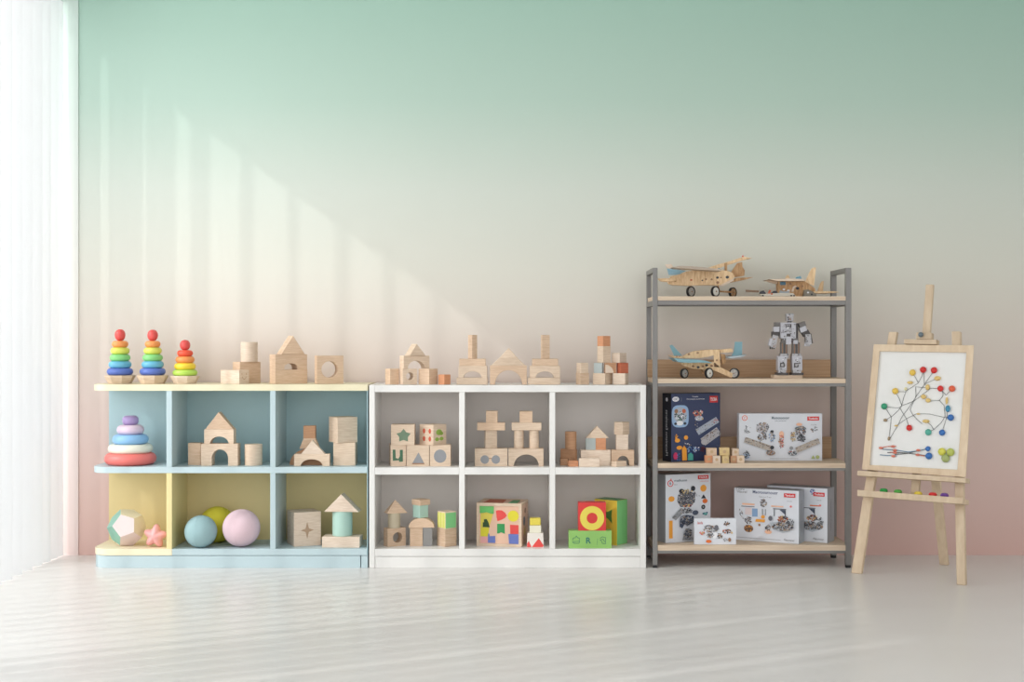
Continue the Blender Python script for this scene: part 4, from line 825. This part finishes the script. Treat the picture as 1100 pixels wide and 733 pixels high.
class Prn:
    def __init__(s, fx, fz, a, e=0.0009): s.fx, s.fz, s.a, s.mb, s.e, s.n = fx, fz, a, MB(), e, 0
    def poly(s, pts, m):
        s.n += 1; y = s.a - s.e - 0.000012 * s.n; i = s.mb.mi(m)
        f = s.mb.bm.faces.new([s.mb.bm.verts.new((s.fx(p[0]), y, s.fz(p[1]))) for p in pts]); f.material_index = i
    def rect(s, x0, y0, x1, y1, m): s.poly([(x0, y0), (x1, y0), (x1, y1), (x0, y1)], m)
    def ell(s, cx, cy, rx, ry, m, n=18): s.poly(el(cx, cy, rx, ry, n), m)
    def blob(s, cx, cy, rx, ry, n, ms, ang=0.0, sz=1.0):
        n = int(n * 1.9)
        for _ in range(n):
            t = random.uniform(0, 6.283); q = math.sqrt(random.random()); u, v = q * rx * math.cos(t), q * ry * math.sin(t)
            x, y = cx + u * math.cos(ang) - v * math.sin(ang), cy + u * math.sin(ang) + v * math.cos(ang)
            w_, h_ = random.uniform(0.5, 1.5) * sz, random.uniform(0.4, 1.2) * sz; t = random.uniform(0, 3.14)
            s.poly([(x + w_ * math.cos(t + k * 1.5708) * 0.8, y + h_ * math.sin(t + k * 1.5708) * 0.8) for k in range(4)], random.choice(ms))
    def band(s, x0, y0, x1, y1, wd, n, ms, base=None):
        L = math.hypot(x1 - x0, y1 - y0); ux, uy = (x1 - x0) / L, (y1 - y0) / L
        if base: s.poly([(x0 - uy * wd, y0 + ux * wd), (x1 - uy * wd, y1 + ux * wd), (x1 + uy * wd, y1 - ux * wd), (x0 + uy * wd, y0 - ux * wd)], base)
        for _ in range(n):
            t, v = random.uniform(0, L), random.uniform(-wd, wd) * 0.85; x, y = x0 + ux * t - uy * v, y0 + uy * t + ux * v; q = random.uniform(0.3, 0.9)
            s.poly([(x - q * ux, y - q * uy), (x + q * 0.6 * uy, y - q * 0.6 * ux), (x + q * ux, y + q * uy), (x - q * 0.6 * uy, y + q * 0.6 * ux)], random.choice(ms))
    def text(s, t, cx, cy, hpx, wpx, m, bold=False):
        s.n += 1; vs, fs = text_tris(t, 1.0, bold); xs = [v[0] for v in vs]; ys = [v[1] for v in vs]
        W_, H_ = max(xs) - min(xs), max(ys) - min(ys); mx, my = (max(xs) + min(xs)) / 2, (max(ys) + min(ys)) / 2; y = s.a - s.e - 0.000012 * s.n; i = s.mb.mi(m)
        V = [s.mb.bm.verts.new((s.fx(cx + (v[0] - mx) / W_ * wpx), y, s.fz(cy - (v[1] - my) / H_ * hpx))) for v in vs]
        for f in fs: s.mb.bm.faces.new([V[k] for k in f]).material_index = i
    def badge(s, x0, y0, x1, y1, t): s.rect(x0, y0, x1, y1, BADGE); s.text(t, (x0 + x1) / 2, (y0 + y1) / 2, (y1 - y0) * 0.5, (x1 - x0) * 0.8, WINK, True)
    def done(s, name, r, label=None):
        bm = s.mb.bm
        me = bpy.data.meshes.new(name)
        for f in bm.faces:
            f.normal_update()
            if f.normal.y > 0: f.normal_flip()
        bm.to_mesh(me); bm.free()
        for m in s.mb.mats: me.materials.append(m)
        o = bpy.data.objects.new(name, me); COL.objects.link(o); o.parent = r; return o
MACH = [INK, GREYP, P('deep_print', (84, 82, 86)), BROWNP, P('sand_print', (178, 160, 136)), P('mid_print', (100, 100, 108)), P('soft_print', (186, 184, 190))]
GB = 'model kit boxes on the metal rack'
def pr_navy(r, fx0, fz, a, b, hw, h):
    p = Prn(fx0, fz, a); k = lambda x: 695 + x / 7.88; j = lambda y: 415 + y / 7.88
    p.ell(k(242), j(118), 3.6, 2.7, WINK); p.text('CIC', k(242), j(118), 2.4, 4.6, NAVY, True); p.rect(k(288), j(105), k(290), j(138), GREYP)
    p.text('Tsuopen', k(405), j(100), 1.4, 6.5, WINK, True); p.text('Fiomopna ecolerize', k(410), j(121), 1.8, 19, WINK)
    p.badge(k(527), j(96), k(598), j(153), 'TSOBA')
    q = [(k(280) + 9.0 * (1 if math.cos(t) > 0 else -1) * abs(math.cos(t)) ** 0.6, j(264) + 12 * (1 if math.sin(t) > 0 else -1) * abs(math.sin(t)) ** 0.6) for t in [i * 2 * math.pi / 28 for i in range(28)]]
    p.poly(q, SKYP); p.ell(k(280), j(255), 7.2, 8.8, P('pale_print', (172, 180, 194))); p.ell(k(246), j(220), 2, 2.4, BROWNP); p.ell(k(311), j(220), 2, 2.4, WR)
    p.blob(k(280), j(265), 6.5, 5, 34, [INK, DGREEN, GREYP, WINK, INK]); p.ell(k(275), j(322), 3.6, 2.6, WINK); p.ell(k(240), j(326), 1.4, 1.4, INK); p.ell(k(318), j(326), 1.6, 1.5, INK)
    p.blob(k(428), j(240), 5.6, 3.6, 26, [RED, WR, CORAL, STRAW, WINK]); p.ell(k(437), j(285), 4.6, 2.8, P('pale_print', (172, 180, 194))); p.blob(k(437), j(285), 4, 2.2, 10, [STRAW, GREYP, WINK]); p.band(k(412), j(310), k(420), j(400), 1.6, 16, MACH)
    p.band(k(420), j(405), k(595), j(300), 3.4, 50, MACH, P('pale_print', (172, 180, 194))); p.band(k(560), j(322), k(592), j(300), 2.2, 10, [RED, WR, CORAL])
    p.band(k(468), j(490), k(605), j(395), 4.6, 110, MACH, P('soft_print', (186, 184, 190))); p.ell(k(480), j(488), 3.6, 3.2, P('soft_print', (186, 184, 190))); p.band(k(480), j(450), k(585), j(380), 1.2, 24, [INK, INK, BROWNP])
    p.ell(k(252), j(468), 2.8, 2.2, OPRINT); p.ell(k(324), j(446), 2.2, 2.4, OPRINT); p.blob(k(240), j(435), 2, 2, 6, [BROWNP, OPRINT]); p.band(k(310), j(487), k(365), j(515), 0.8, 10, [STRAW, BROWNP, WINK])
    p.ell(k(268), j(530), 3.0, 2.2, OPRINT); p.poly([(k(292), j(640)), (k(290), j(540)), (k(308), j(512)), (k(328), j(540)), (k(332), j(640))], OPRINT); p.poly([(k(340), j(640)), (k(342), j(590)), (k(362), j(575)), (k(384), j(592)), (k(384), j(640))], TEALP)
    p.blob(k(362), j(550), 3.4, 4, 14, [DBLUE, SKYP, P('deep_blue_print', (40, 76, 120))]); p.blob(k(410), j(545), 3.2, 4, 14, [SKYP, DBLUE, WINK]); p.ell(k(236), j(600), 2.4, 4, MAG); p.blob(k(262), j(610), 2, 4, 8, [DBLUE, P('deep_blue_print', (40, 76, 120))]); p.blob(k(466), j(552), 3.6, 3, 12, [P('dim_red_print', (100, 50, 58))])
    p.done('printed_front', r)
    sd = MB(); z0 = h * 0.42
    fn = lambda u, v: Vector((-hw - 0.0006, (v) * 1.0 + b * 0.1, z0 + u * -1.0))
    fn = lambda u, v: Vector((-hw - 0.0006, b * 0.0 - v, z0 + u))
    put_text(sd, 'Mecanismo Escolares', 0.026, WINK, fn, sx=0.9)
    sd.sph((-hw, 0, h * 0.91), 0.009, WINK, sc=(0.05, 1.1, 1), seg=12); sd.build('spine_print', r)
sD = St(497.6, RT[2], 5.855, None)
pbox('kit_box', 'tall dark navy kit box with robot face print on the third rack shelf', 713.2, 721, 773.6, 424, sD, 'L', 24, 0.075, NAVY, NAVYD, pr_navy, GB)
def pr_white(r, fx, fz, a, b, hw, h):
    p = Prn(fx, fz, a); k = lambda x: 785 + x / 9.17; j = lambda y: 430 + y / 9.17
    p.ell(k(137), j(183), 3, 3, P('stamp_orange', (222, 110, 76))); p.ell(k(137), j(183), 2.2, 2.2, CARD); p.text('C', k(137), j(183), 2.4, 1.8, P('stamp_orange', (222, 110, 76)), True)
    p.text('Maonoooooovr', k(490), j(181), 3.0, 19, P('title_grey', (96, 112, 122)), True); p.text('rek joopou', k(488), j(212), 1.7, 12, P('title_grey', (96, 112, 122)))
    p.badge(k(753), j(168), k(870), j(208), 'Tsokolo')
    p.blob(k(165), j(300), 4, 4.6, 12, [GREYP, INK, GREYP]); p.blob(k(825), j(300), 4, 3.6, 10, [GREYP, INK, BROWNP]); p.text('rcoole', k(815), j(248), 1.6, 6, GREYP)
    p.ell(k(310), j(285), 6.8, 5.6, P('soft_print', (186, 184, 190))); p.blob(k(310), j(280), 7, 6, 60, MACH); p.blob(k(310), j(370), 4.8, 5, 34, MACH); p.blob(k(402), j(365), 3.4, 6.4, 30, MACH + [SKYP, SKYP]); p.ell(k(405), j(315), 1.8, 1.4, INK)
    p.ell(k(498), j(345), 2.6, 3.8, P('peach_print', (236, 186, 156))); p.blob(k(498), j(415), 3, 7, 34, [P('peach_print', (236, 186, 156)), WR, INK, BROWNP, CORAL])
    p.ell(k(672), j(245), 3.2, 1.6, P('peach_print', (236, 186, 156))); p.ell(k(684), j(285), 6.2, 2.2, P('title_grey', (96, 112, 122))); p.blob(k(684), j(305), 6, 5, 40, MACH); p.blob(k(612), j(370), 2.8, 6, 24, [BROWNP, STRAW, GREYP]); p.blob(k(692), j(380), 4.2, 4.2, 34, [INK, GREYP, INK])
    for (x0, y0, x1, y1) in ((135, 395, 400, 485), (640, 500, 865, 405)): p.band(k(x0), j(y0), k(x1), j(y1), 3.0, 70, MACH, P('track_print', (176, 166, 156)))
    p.band(k(140), j(375), k(400), j(470), 0.5, 26, [BROWNP, INK]); p.ell(k(390), j(525), 4.8, 2.7, BROWNP); p.blob(k(390), j(522), 4.6, 2.4, 22, MACH); p.ell(k(404), j(472), 2, 2, INK); p.ell(k(606), j(528), 4.6, 2.6, P('title_grey', (96, 112, 122))); p.blob(k(606), j(525), 4.4, 2.2, 22, [WR, INK, WINK, GREYP]); p.ell(k(592), j(478), 2, 2, GREYP)
    p.blob(k(150), j(540), 3.8, 4, 24, [INK, GREYP, SKYP]); p.poly([(k(786), j(582)), (k(806), j(546)), (k(826), j(582))], OLIVE); p.ell(k(850), j(566), 2, 2, OLIVE); p.rect(k(380), j(578), k(660), j(581), GREYP)
    p.done('printed_front', r)
sE = St(495.8, RT[2], 5.93, None)
pbox('kit_box', 'wide white kit box with track parts print on the third rack shelf', 793.9, 793.9, 883.2, 445, sE, 'F', 0, 0.055, CARD, CARD, pr_white, GB)
def pr_robot(r, fx, fz, a, b, hw, h):
    p = Prn(fx, fz, a); k = lambda x: 700 + x / 8.14; j = lambda y: 505 + y / 8.14
    p.ell(k(163), j(130), 3.2, 3.6, BADGE); p.ell(k(163), j(130), 2.3, 2.7, CARD); p.text('6', k(163), j(128), 3.6, 2.2, P('title_grey', (96, 112, 122)), True); p.poly([(k(158), j(98)), (k(168), j(84)), (k(176), j(100))], CORAL)
    p.text('maikuon', k(252), j(106), 2.6, 13.5, P('title_grey', (96, 112, 122)), True); p.text('ler', k(212), j(141), 1.5, 3.6, GREYP); p.badge(k(402), j(68), k(496), j(103), 'TSOKA'); p.text('cooolove', k(458), j(121), 1.4, 9, CORAL)
    p.ell(k(451), j(184), 3.4, 3.8, OPRINT); p.ell(k(172), j(266), 3.3, 3, OPRINT); p.poly([(k(430), j(275)), (k(452), j(238)), (k(476), j(275))], INK); p.ell(k(465), j(298), 2.8, 2.6, P('deep_orange_print', (216, 110, 50))); p.ell(k(450), j(350), 2.2, 2.5, INK); p.ell(k(450), j(350), 1, 1.1, GREYP); p.blob(k(466), j(410), 2.6, 1.8, 10, [P('deep_blue_print', (40, 76, 120)), TEALP])
    p.rect(k(150), j(455), k(182), j(612), OPRINT)
    RB = [INK, INK, GREYP, P('mid_print', (100, 100, 108)), P('soft_print', (186, 184, 190)), P('sand_print', (178, 160, 136)), P('slate_print', (74, 82, 100))]
    p.poly([(k(225), j(240)), (k(250), j(210)), (k(380), j(220)), (k(376), j(290)), (k(340), j(345)), (k(250), j(340)), (k(222), j(290))], P('mid_print', (100, 100, 108)))
    p.blob(k(300), j(275), 9.5, 8.5, 110, RB); p.ell(k(256), j(200), 2.6, 2.4, INK); p.ell(k(358), j(182), 2.4, 2.8, INK); p.band(k(366), j(215), k(412), j(265), 1.8, 14, RB); p.blob(k(300), j(205), 6, 2.4, 20, [STRAW, GREYP, INK]); p.blob(k(300), j(330), 6, 1.6, 12, [CORAL, STRAW, INK])
    p.band(k(270), j(360), k(190), j(440), 2.6, 34, RB, GREYP); p.blob(k(300), j(375), 6.5, 3.2, 30, RB); p.ell(k(376), j(395), 3.2, 2.6, P('slate_print', (74, 82, 100)))
    p.poly([(k(250), j(420)), (k(300), j(410)), (k(362), j(425)), (k(366), j(470)), (k(300), j(512)), (k(290), j(470)), (k(262), j(528)), (k(238), j(510)), (k(240), j(460))], P('slate_print', (74, 82, 100)))
    p.blob(k(300), j(460), 7.4, 5, 60, RB); p.poly([(k(260), j(632)), (k(290), j(530)), (k(325), j(530)), (k(358), j(632))], GREYP); p.blob(k(310), j(580), 4.4, 6.2, 50, RB)
    p.done('printed_front', r)
sF = St(584.8, RT[3], 5.86, None)
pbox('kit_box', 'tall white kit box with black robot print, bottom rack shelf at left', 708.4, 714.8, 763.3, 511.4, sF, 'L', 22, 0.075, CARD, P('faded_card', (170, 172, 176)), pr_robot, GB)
def pr_small(r, fx, fz, a, b, hw, h):
    p = Prn(fx, fz, a); k = lambda x: 700 + x / 8.14; j = lambda y: 505 + y / 8.14
    p.text('leola', k(424), j(466), 3, 5.6, P('rose_print', (196, 110, 110)), True); p.blob(k(515), j(520), 8.6, 4, 70, MACH); p.ell(k(566), j(510), 2.2, 3.2, P('mid_print', (100, 100, 108))); p.ell(k(552), j(575), 3, 3.4, WINK); p.blob(k(510), j(575), 4, 2.6, 26, MACH); p.blob(k(594), j(580), 3, 2.6, 18, MACH)
    p.blob(k(436), j(558), 3, 2, 10, [CORAL, STRAW, BROWNP]); p.ell(k(498), j(627), 3, 1.8, P('deep_orange_print', (216, 110, 50))); p.blob(k(655), j(472), 3, 2, 12, [BROWNP, INK]); p.blob(k(655), j(541), 4.4, 2.2, 20, [BROWNP, WR, INK]); p.ell(k(700), j(552), 0.8, 1.2, STRAW); p.ell(k(680), j(613), 1.6, 2.2, BROWNP); p.blob(k(645), j(615), 2, 2, 6, [GREYP])
    p.done('printed_front', r)
sG = St(585.6, RT[3], 5.82, None)
pbox('kit_box', 'small white kit box standing in front of the robot print box', 746, 746, 790.8, 557.6, sG, 'F', 0, 0.025, CARD, CARD, pr_small, GB)
def pr_ship(shift, full):
    def f(r, fx, fz, a, b, hw, h):
        p = Prn(fx, fz, a); k = lambda x: 780 + x / 8.46 + shift; j = lambda y: 515.6 + y / 8.46
        tg = P('title_grey', (96, 112, 122))
        if full:
            p.text('Chiru', k(130), j(115), 2.6, 9, GREYP, True); p.text('Vlicrel', k(145), j(142), 2.4, 11, GREYP, True); p.text('Maonoournouor', k(360), j(136), 3.4, 27, P('title_blue', (92, 100, 130)), True); p.text('Naoonoo T oor', k(360), j(178), 1.7, 13, GREYP)
            p.rect(k(148), j(245), k(262), j(262), P('peach_print', (236, 186, 156))); p.rect(k(140), j(272), k(262), j(278), INK); p.band(k(130), j(300), k(150), j(390), 2, 24, MACH); p.rect(k(240), j(290), k(290), j(365), P('wash_blue', (130, 160, 196))); p.rect(k(175), j(285), k(235), j(350), P('pale_pink_print', (222, 206, 206)))
            p.blob(k(205), j(400), 3.6, 4.2, 30, MACH); p.ell(k(208), j(478), 5, 4, BROWNP); p.blob(k(208), j(475), 4.6, 3.6, 28, [BROWNP, OPRINT, INK])
            p.blob(k(345), j(235), 3.6, 4.6, 30, MACH); p.rect(k(332), j(290), k(340), j(345), GREYP); p.rect(k(358), j(290), k(366), j(345), GREYP); p.ell(k(340), j(362), 2.2, 2, OPRINT); p.poly([(k(270), j(410)), (k(276), j(385)), (k(360), j(385)), (k(356), j(412))], OPRINT); p.ell(k(308), j(438), 1.2, 1.4, BROWNP); p.ell(k(388), j(497), 3.8, 2.2, P('peach_print', (236, 186, 156))); p.blob(k(385), j(460), 2.6, 3.6, 18, MACH)
            p.rect(k(415), j(252), k(525), j(264), P('peach_print', (236, 186, 156))); p.rect(k(90), j(562), k(500), j(565), GREYP)
        if not full:
            p.blob(k(522), j(128), 3, 3, 12, [DBLUE, P('slate_print', (74, 82, 100))]); p.rect(k(500), j(252), k(585), j(262), P('deep_orange_print', (216, 110, 50)))
        p.badge(k(530), j(134), k(632), j(170), 'Tsokolo'); p.text('rcook', k(580), j(204), 1.4, 5.5, GREYP); p.ell(k(592), j(252), 1.2, 1.2, CORAL)
        p.rect(k(432), j(278), k(550), j(284), INK); p.rect(k(440), j(286), k(446), j(350), INK); p.rect(k(538), j(286), k(545), j(350), INK); p.poly([(k(490), j(286)), (k(540), j(286)), (k(540), j(330))], P('slate_print', (74, 82, 100))); p.blob(k(520), j(370), 5.5, 3.6, 46, [WR, INK, BROWNP, STRAW, P('robot_plum2', (90, 60, 70))])
        p.poly([(k(400), j(410)), (k(470), j(400)), (k(620), j(415)), (k(600), j(470)), (k(520), j(498)), (k(440), j(475))], P('hull_print', (176, 182, 190))); p.blob(k(520), j(440), 12, 4.4, 110, MACH + [INK]); p.ell(k(410), j(370), 2.2, 2.8, P('mid_print', (100, 100, 108))); p.blob(k(590), j(400), 3.6, 5, 20, [INK, GREYP])
        p.text('Makoroocor', k(580), j(558), 2.2, 11, P('mid_print', (100, 100, 108)))
        p.done('printed_front', r)
        sd = MB(); fn = lambda u, v: Vector((hw + 0.0006, v, h * 0.5 - u)); put_text(sd, 'Maomoun Coolo', 0.02, P('mid_print', (100, 100, 108)), fn); sd.build('side_print', r)
    return f
sH = St(585.4, RT[3], 5.83, None)
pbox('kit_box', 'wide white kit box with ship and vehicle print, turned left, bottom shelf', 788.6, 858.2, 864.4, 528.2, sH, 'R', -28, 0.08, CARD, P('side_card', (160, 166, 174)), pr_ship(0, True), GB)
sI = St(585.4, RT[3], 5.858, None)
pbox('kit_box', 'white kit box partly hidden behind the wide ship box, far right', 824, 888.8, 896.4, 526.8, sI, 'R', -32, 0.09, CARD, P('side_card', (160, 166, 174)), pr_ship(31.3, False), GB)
# letter dice in front of the navy box
sJ = St(498.2, RT[2], 5.815, 'little wooden dice in front of the navy box')
X_ = lambda v: 750 + v / 18.33
def marks(mb, fx, fz, a, b, hw, h):
    mb.lathe([(0, 0), (h * 0.22, 0), (h * 0.22, 0.001), (0, 0.001)], P('die_mark', (190, 160, 124)), seg=14, M=Matrix.Translation((0, a - 0.0004, h / 2)) @ Matrix.Rotation(-math.pi / 2, 4, 'X'))
R1 = 490.2
for (x0, x1, yt, yb_, m, dy, lb) in ((757.5, 765.5, 490.4, 498.2, WO, 0.012, 'reddish die at the left end of the dice row'), (766, 774, 490.4, 498.2, W1, -0.008, 'palest die in front, left half of the dice row'), (775.8, 783, 490.4, 498.2, wood('yellowish_die', (214, 190, 140)), -0.008, 'yellowish die in front, middle of the dice row'),
        (784.8, 791.5, 490.4, 498.2, W4, 0.006, 'dark brown die in the bottom dice row'), (791.8, 799.6, 490.4, 498.2, W2, 0.0, 'die at the right end of the bottom dice row')):
    blk(sJ, 'cube', x0, x1, yt, yb_, lb, m, dy=dy, d=0.026, name='wooden_die', deco=marks, cat='toy block', bev=0.0025)
sJ2 = St(498.2, RT[2], 5.815, sJ.g)
for (x0, x1, yt, m, dy, lb) in ((759.3, 770, 482.4, W3, 0.012, 'wide striped die at the left of the upper dice row'), (773, 783.6, 482.0, wood('yellowish_die', (214, 190, 140)), 0.012, 'large yellowish die in the middle of the upper dice row'), (786.8, 793.8, 482.8, W2, 0.008, 'die at the right of the upper dice row')):
    blk(sJ2, 'cube', x0, x1, yt, 490.4, lb, m, dy=dy, d=0.026, name='wooden_die', deco=marks, cat='toy block', bev=0.0025)

# ------------------------------------------------------------------ easel
P0 = Vector(((919 - 550) * 5.661 / S, 5.661, 0.0)); bb = Vector((0.793, -0.609, 0)); hh = Vector((0.609, 0.793, 0))
vv = (hh * 0.15 + Vector((0, 0, 1))).normalized(); nn = bb.cross(vv).normalized()
if nn.y > 0: nn = -nn
def E(px, py, off=0.0):
    d = Vector((px - 550, S, -(py - 366.5))); O = Vector((0, 0, CZ)); p = P0 + nn * off
    return O + d * ((p - O).dot(nn) / d.dot(nn))
ez = thing('easel', 'light beech tripod easel standing beside the metal rack', 'easel', (1.62, 5.53, 0))
def plank(name, q, off, th, m=WE, root=ez, bev=0.002, floor=False):
    f = [E(x, y, off) for x, y in q]
    if floor:
        for i in (2, 3): f[i].z = 0.0
    bk = [p - nn * th for p in f]
    if floor:
        for i in (2, 3): bk[i].z = 0.0
    o = MB().hexa([f[3], f[2], f[1], f[0], bk[3], bk[2], bk[1], bk[0]], m).build(name, root, bevel=bev, off=root.location); return o
plank('leg', [(954.5, 356.5), (963.5, 356.5), (925, 617), (914, 616)], 0, 0.022, floor=True, bev=0.004)
plank('leg', [(1022, 356), (1031.5, 356), (1037.2, 629.3), (1027.3, 629.3)], 0, 0.022, floor=True, bev=0.004)
plank('mast', [(994.2, 305.5), (1002.6, 305.5), (986.8, 534), (977.6, 533.5)], -0.004, 0.018, bev=0.004)
top = P0 + bb * 0.23 + vv * 0.93 - nn * 0.03; foot = Vector((1.885, 5.885, 0)); dv = (foot - top).normalized(); sd_ = bb * 0.0195; tk = dv.cross(bb).normalized() * 0.011
t_, f_ = [top - sd_ - tk, top + sd_ - tk, top + sd_ + tk, top - sd_ + tk], [foot - sd_ - tk, foot + sd_ - tk, foot + sd_ + tk, foot - sd_ + tk]
for q in f_: q.z = 0
MB().hexa([f_[0], f_[1], t_[1], t_[0], f_[3], f_[2], t_[2], t_[3]], WE).build('rear_leg', ez, bevel=0.004, off=ez.location)
plank('cross_bar', [(950, 400), (1030, 400), (1030, 409), (950, 409)], -0.022, 0.012)
plank('top_clamp', [(971, 364.3), (1006, 364.8), (1006, 370), (971, 369.4)], 0.034, 0.036, WE); plank('clamp_block', [(984, 357.2), (1000.5, 357.4), (1000.5, 364.6), (984, 364.3)], 0.026, 0.03, WE)
k0 = E(990.4, 360.2, 0.026); MB().rod(k0, k0 + nn * 0.008, 0.006, STEEL, 16).sph(k0 + nn * 0.013, 0.011, P('knob_grey', (104, 116, 124), 0.3, metal=0.3), seg=20).build('knob', ez, off=ez.location)
plank('ledge', [(920.8, 505.6), (1037.4, 513.8), (1037.4, 519), (920.8, 511.2)], 0.052, 0.052, WE)
plank('tray', [(920.8, 527.6), (1034.6, 536.4), (1034.6, 542), (920.8, 533)], 0.07, 0.070, WE)
plank('tray_lip', [(920.8, 526.4), (1034.6, 535.2), (1034.6, 542), (920.8, 533.2)], 0.076, 0.006, WE)
# framed bead picture on the ledge
pc = thing('framed_picture', 'wood framed white board decorated with coloured beads on the easel', 'picture', (1.62, 5.50, 0.42))
def frame():
    O = [(938.6, 370), (1046.3, 371.2), (1037.6, 513.2), (926, 504.6)]; I = [(945, 377.6), (1038.2, 379), (1028.4, 504.9), (934.4, 499.6)]
    mb = MB(); L = []
    for q in (O, I):
        L.append([[mb.bm.verts.new(E(x, y, o)) for x, y in q] for o in (0.03, 0.008)])
    for i in range(4):
        j = (i + 1) % 4; of, ob, inf, inb = L[0][0], L[0][1], L[1][0], L[1][1]
        for f in ((of[i], of[j], inf[j], inf[i]), (ob[j], ob[i], inb[i], inb[j]), (of[j], of[i], ob[i], ob[j]), (inf[i], inf[j], inb[j], inb[i])): mb.bm.faces.new(f).material_index = 0
    mb.mats = [WE]; mb.build('frame', pc, bevel=0.002, off=pc.location)
    plank('board', [(944, 376.6), (1039, 378), (1029.2, 506), (933.6, 500.4)], 0.020, 0.006, PAPER, pc, 0)
frame()
KX = lambda v: 940 + v / 5.64; KY = lambda v: 380 + v / 5.64
def bead(x, y, r, m, sc=(1, 1)):
    p = E(KX(x), KY(y), 0.026); R = Matrix((bb, vv, nn)).transposed().to_4x4(); M = Matrix.Translation(p) @ R @ Matrix.Diagonal((sc[0], sc[1], 0.75, 1))
    rr = r / 5.64 * 5.5 / S * 1.05
    n = 8; prof = [(rr * math.sin(math.pi * i / n), -rr * math.cos(math.pi * i / n)) for i in range(n + 1)]; prof[0] = (0, -rr); prof[-1] = (0, rr)
    MB().lathe(prof, m, seg=18, M=M).build('bead', pc, off=pc.location)
rd, yl, gr, bl_, tl_, og = P('bead_red', (206, 48, 44)), P('bead_yellow', (226, 190, 84)), P('bead_green', (56, 150, 114)), P('bead_blue', (54, 108, 176)), P('bead_teal', (84, 168, 150)), P('bead_orange', (220, 98, 66))
for x, y, r, m in ((291, 98, 19, rd), (357, 101, 19, rd), (227, 115, 19, yl), (396, 212, 18, rd), (466, 213, 19, og), (122, 227, 19, yl), (55, 320, 19, gr), (207, 450, 18, rd), (322, 477, 19, tl_), (406, 479, 18, bl_), (458, 388, 19, bl_),
                   (405, 595, 23, P('felt_yellow', (208, 204, 84))), (457, 598, 23, P('felt_lime', (176, 186, 92))), (427, 635, 24, OLIVE), (326, 621, 20, bl_), (320, 577, 15, bl_)): bead(x, y, r, m)
for x, y, r, m, s_ in ((441, 334, 16, P('bead_azure', (62, 136, 170)), (0.9, 1.25)), (378, 150, 17, STRAW, (1.2, 0.8)), (318, 204, 14, STRAW, (0.9, 1.2)), (294, 262, 15, STRAW, (1.1, 0.9)), (321, 284, 14, STRAW, (1.1, 0.9)), (308, 410, 15, STRAW, (1.4, 0.7)), (212, 176, 13, STRAW, (1.4, 0.7)), (62, 404, 11, P('bud_brown', (150, 130, 100)), (1.1, 0.8)), (434, 285, 10, STRAW, (0.7, 2.2)), (185, 214, 9, P('pale_bud', (222, 214, 170)), (1, 1.1)), (84, 515, 9, P('bud_brown', (150, 130, 100)), (0.9, 1.4)), (128, 437, 9, STRAW, (1.3, 0.6)), (262, 366, 8, STRAW, (1.4, 0.6))): bead(x, y, r, m, s_)
def twig(pts, r=0.0009, m=WIRE):
    mb = MB(); q = [E(KX(x), KY(y), 0.0222) for x, y in pts]
    for a, b in zip(q[:-1], q[1:]): mb.rod(a, b, r, m, 6)
    return mb.build('twig', pc, off=pc.location)
for t in ([(90, 515), (135, 440), (165, 380), (210, 320), (245, 265), (300, 185), (345, 120), (357, 108)], [(84, 512), (92, 450), (98, 385), (140, 345), (160, 318), (240, 285), (318, 225), (335, 211), (396, 212)], [(160, 318), (175, 260), (190, 225), (260, 180), (285, 135), (291, 105)], [(227, 118), (245, 145), (260, 175)],
          [(122, 230), (145, 270), (160, 312)], [(122, 230), (185, 232)], [(55, 320), (75, 350), (98, 385)], [(58, 322), (140, 330), (160, 318)], [(62, 404), (98, 382)], [(296, 110), (298, 180), (305, 190)], [(305, 182), (372, 152)], [(396, 215), (430, 252), (466, 215)], [(408, 222), (412, 255), (390, 284), (325, 288)],
          [(390, 284), (418, 315), (424, 380), (400, 420), (355, 462), (322, 475)], [(250, 365), (330, 366), (410, 385), (458, 388)], [(135, 432), (190, 395), (250, 365)], [(205, 448), (190, 395), (150, 330)], [(212, 340), (228, 370), (255, 400), (285, 425)], [(406, 476), (420, 430), (436, 380), (436, 345)], [(310, 412), (340, 435), (355, 462)], [(245, 200), (248, 255), (225, 310), (212, 340)], [(318, 208), (250, 202)]): twig(t)
STR_ = P('strand_blue', (90, 124, 150)); STO = P('strand_coral', (212, 122, 100))
for pts, m in (([(30, 572), (75, 563), (128, 562)], STO), ([(45, 580), (130, 585), (200, 597), (262, 590), (318, 576)], STR_), ([(75, 600), (140, 600), (200, 604), (262, 612), (325, 620)], WIRE), ([(30, 614), (80, 618), (130, 620)], STR_), ([(120, 612), (200, 605), (262, 588)], WIRE), ([(255, 612), (300, 622)], STO), ([(90, 598), (128, 600)], STO)): twig(pts, 0.0018, m)
for x, y in ((35, 572), (108, 563), (120, 586), (120, 601), (110, 622), (262, 586), (258, 614)): bead(x, y, 9, STO, (1.5, 0.8))
# magnets on the tray
GM = 'round magnets on the easel tray'
for x, y, m, lb in ((949.3, 527.2, P('magnet_green', (44, 150, 70)), 'dark green round magnet, leftmost on the easel tray'), (964.6, 528.4, P('magnet_grass', (86, 164, 74)), 'lighter green round magnet, second on the easel tray'), (986.4, 530.6, P('magnet_yellow', (222, 196, 74)), 'yellow round magnet in the middle of the easel tray'), (1002, 531.6, P('magnet_red', (214, 50, 52)), 'red round magnet on the easel tray'), (1014.6, 532.4, P('magnet_purple', (110, 68, 150)), 'purple round magnet, rightmost on the easel tray')):
    R = 0.0165; tray = E(x, y + 1.6, 0.045)
    o = MB().lathe([(0, 0), (R * 0.9, 0), (R, 0.004), (R, 0.008), (R * 0.7, 0.014), (0, 0.016)], m, seg=24).build('magnet', loc=tray); tag(o, lb, 'magnet', GM)
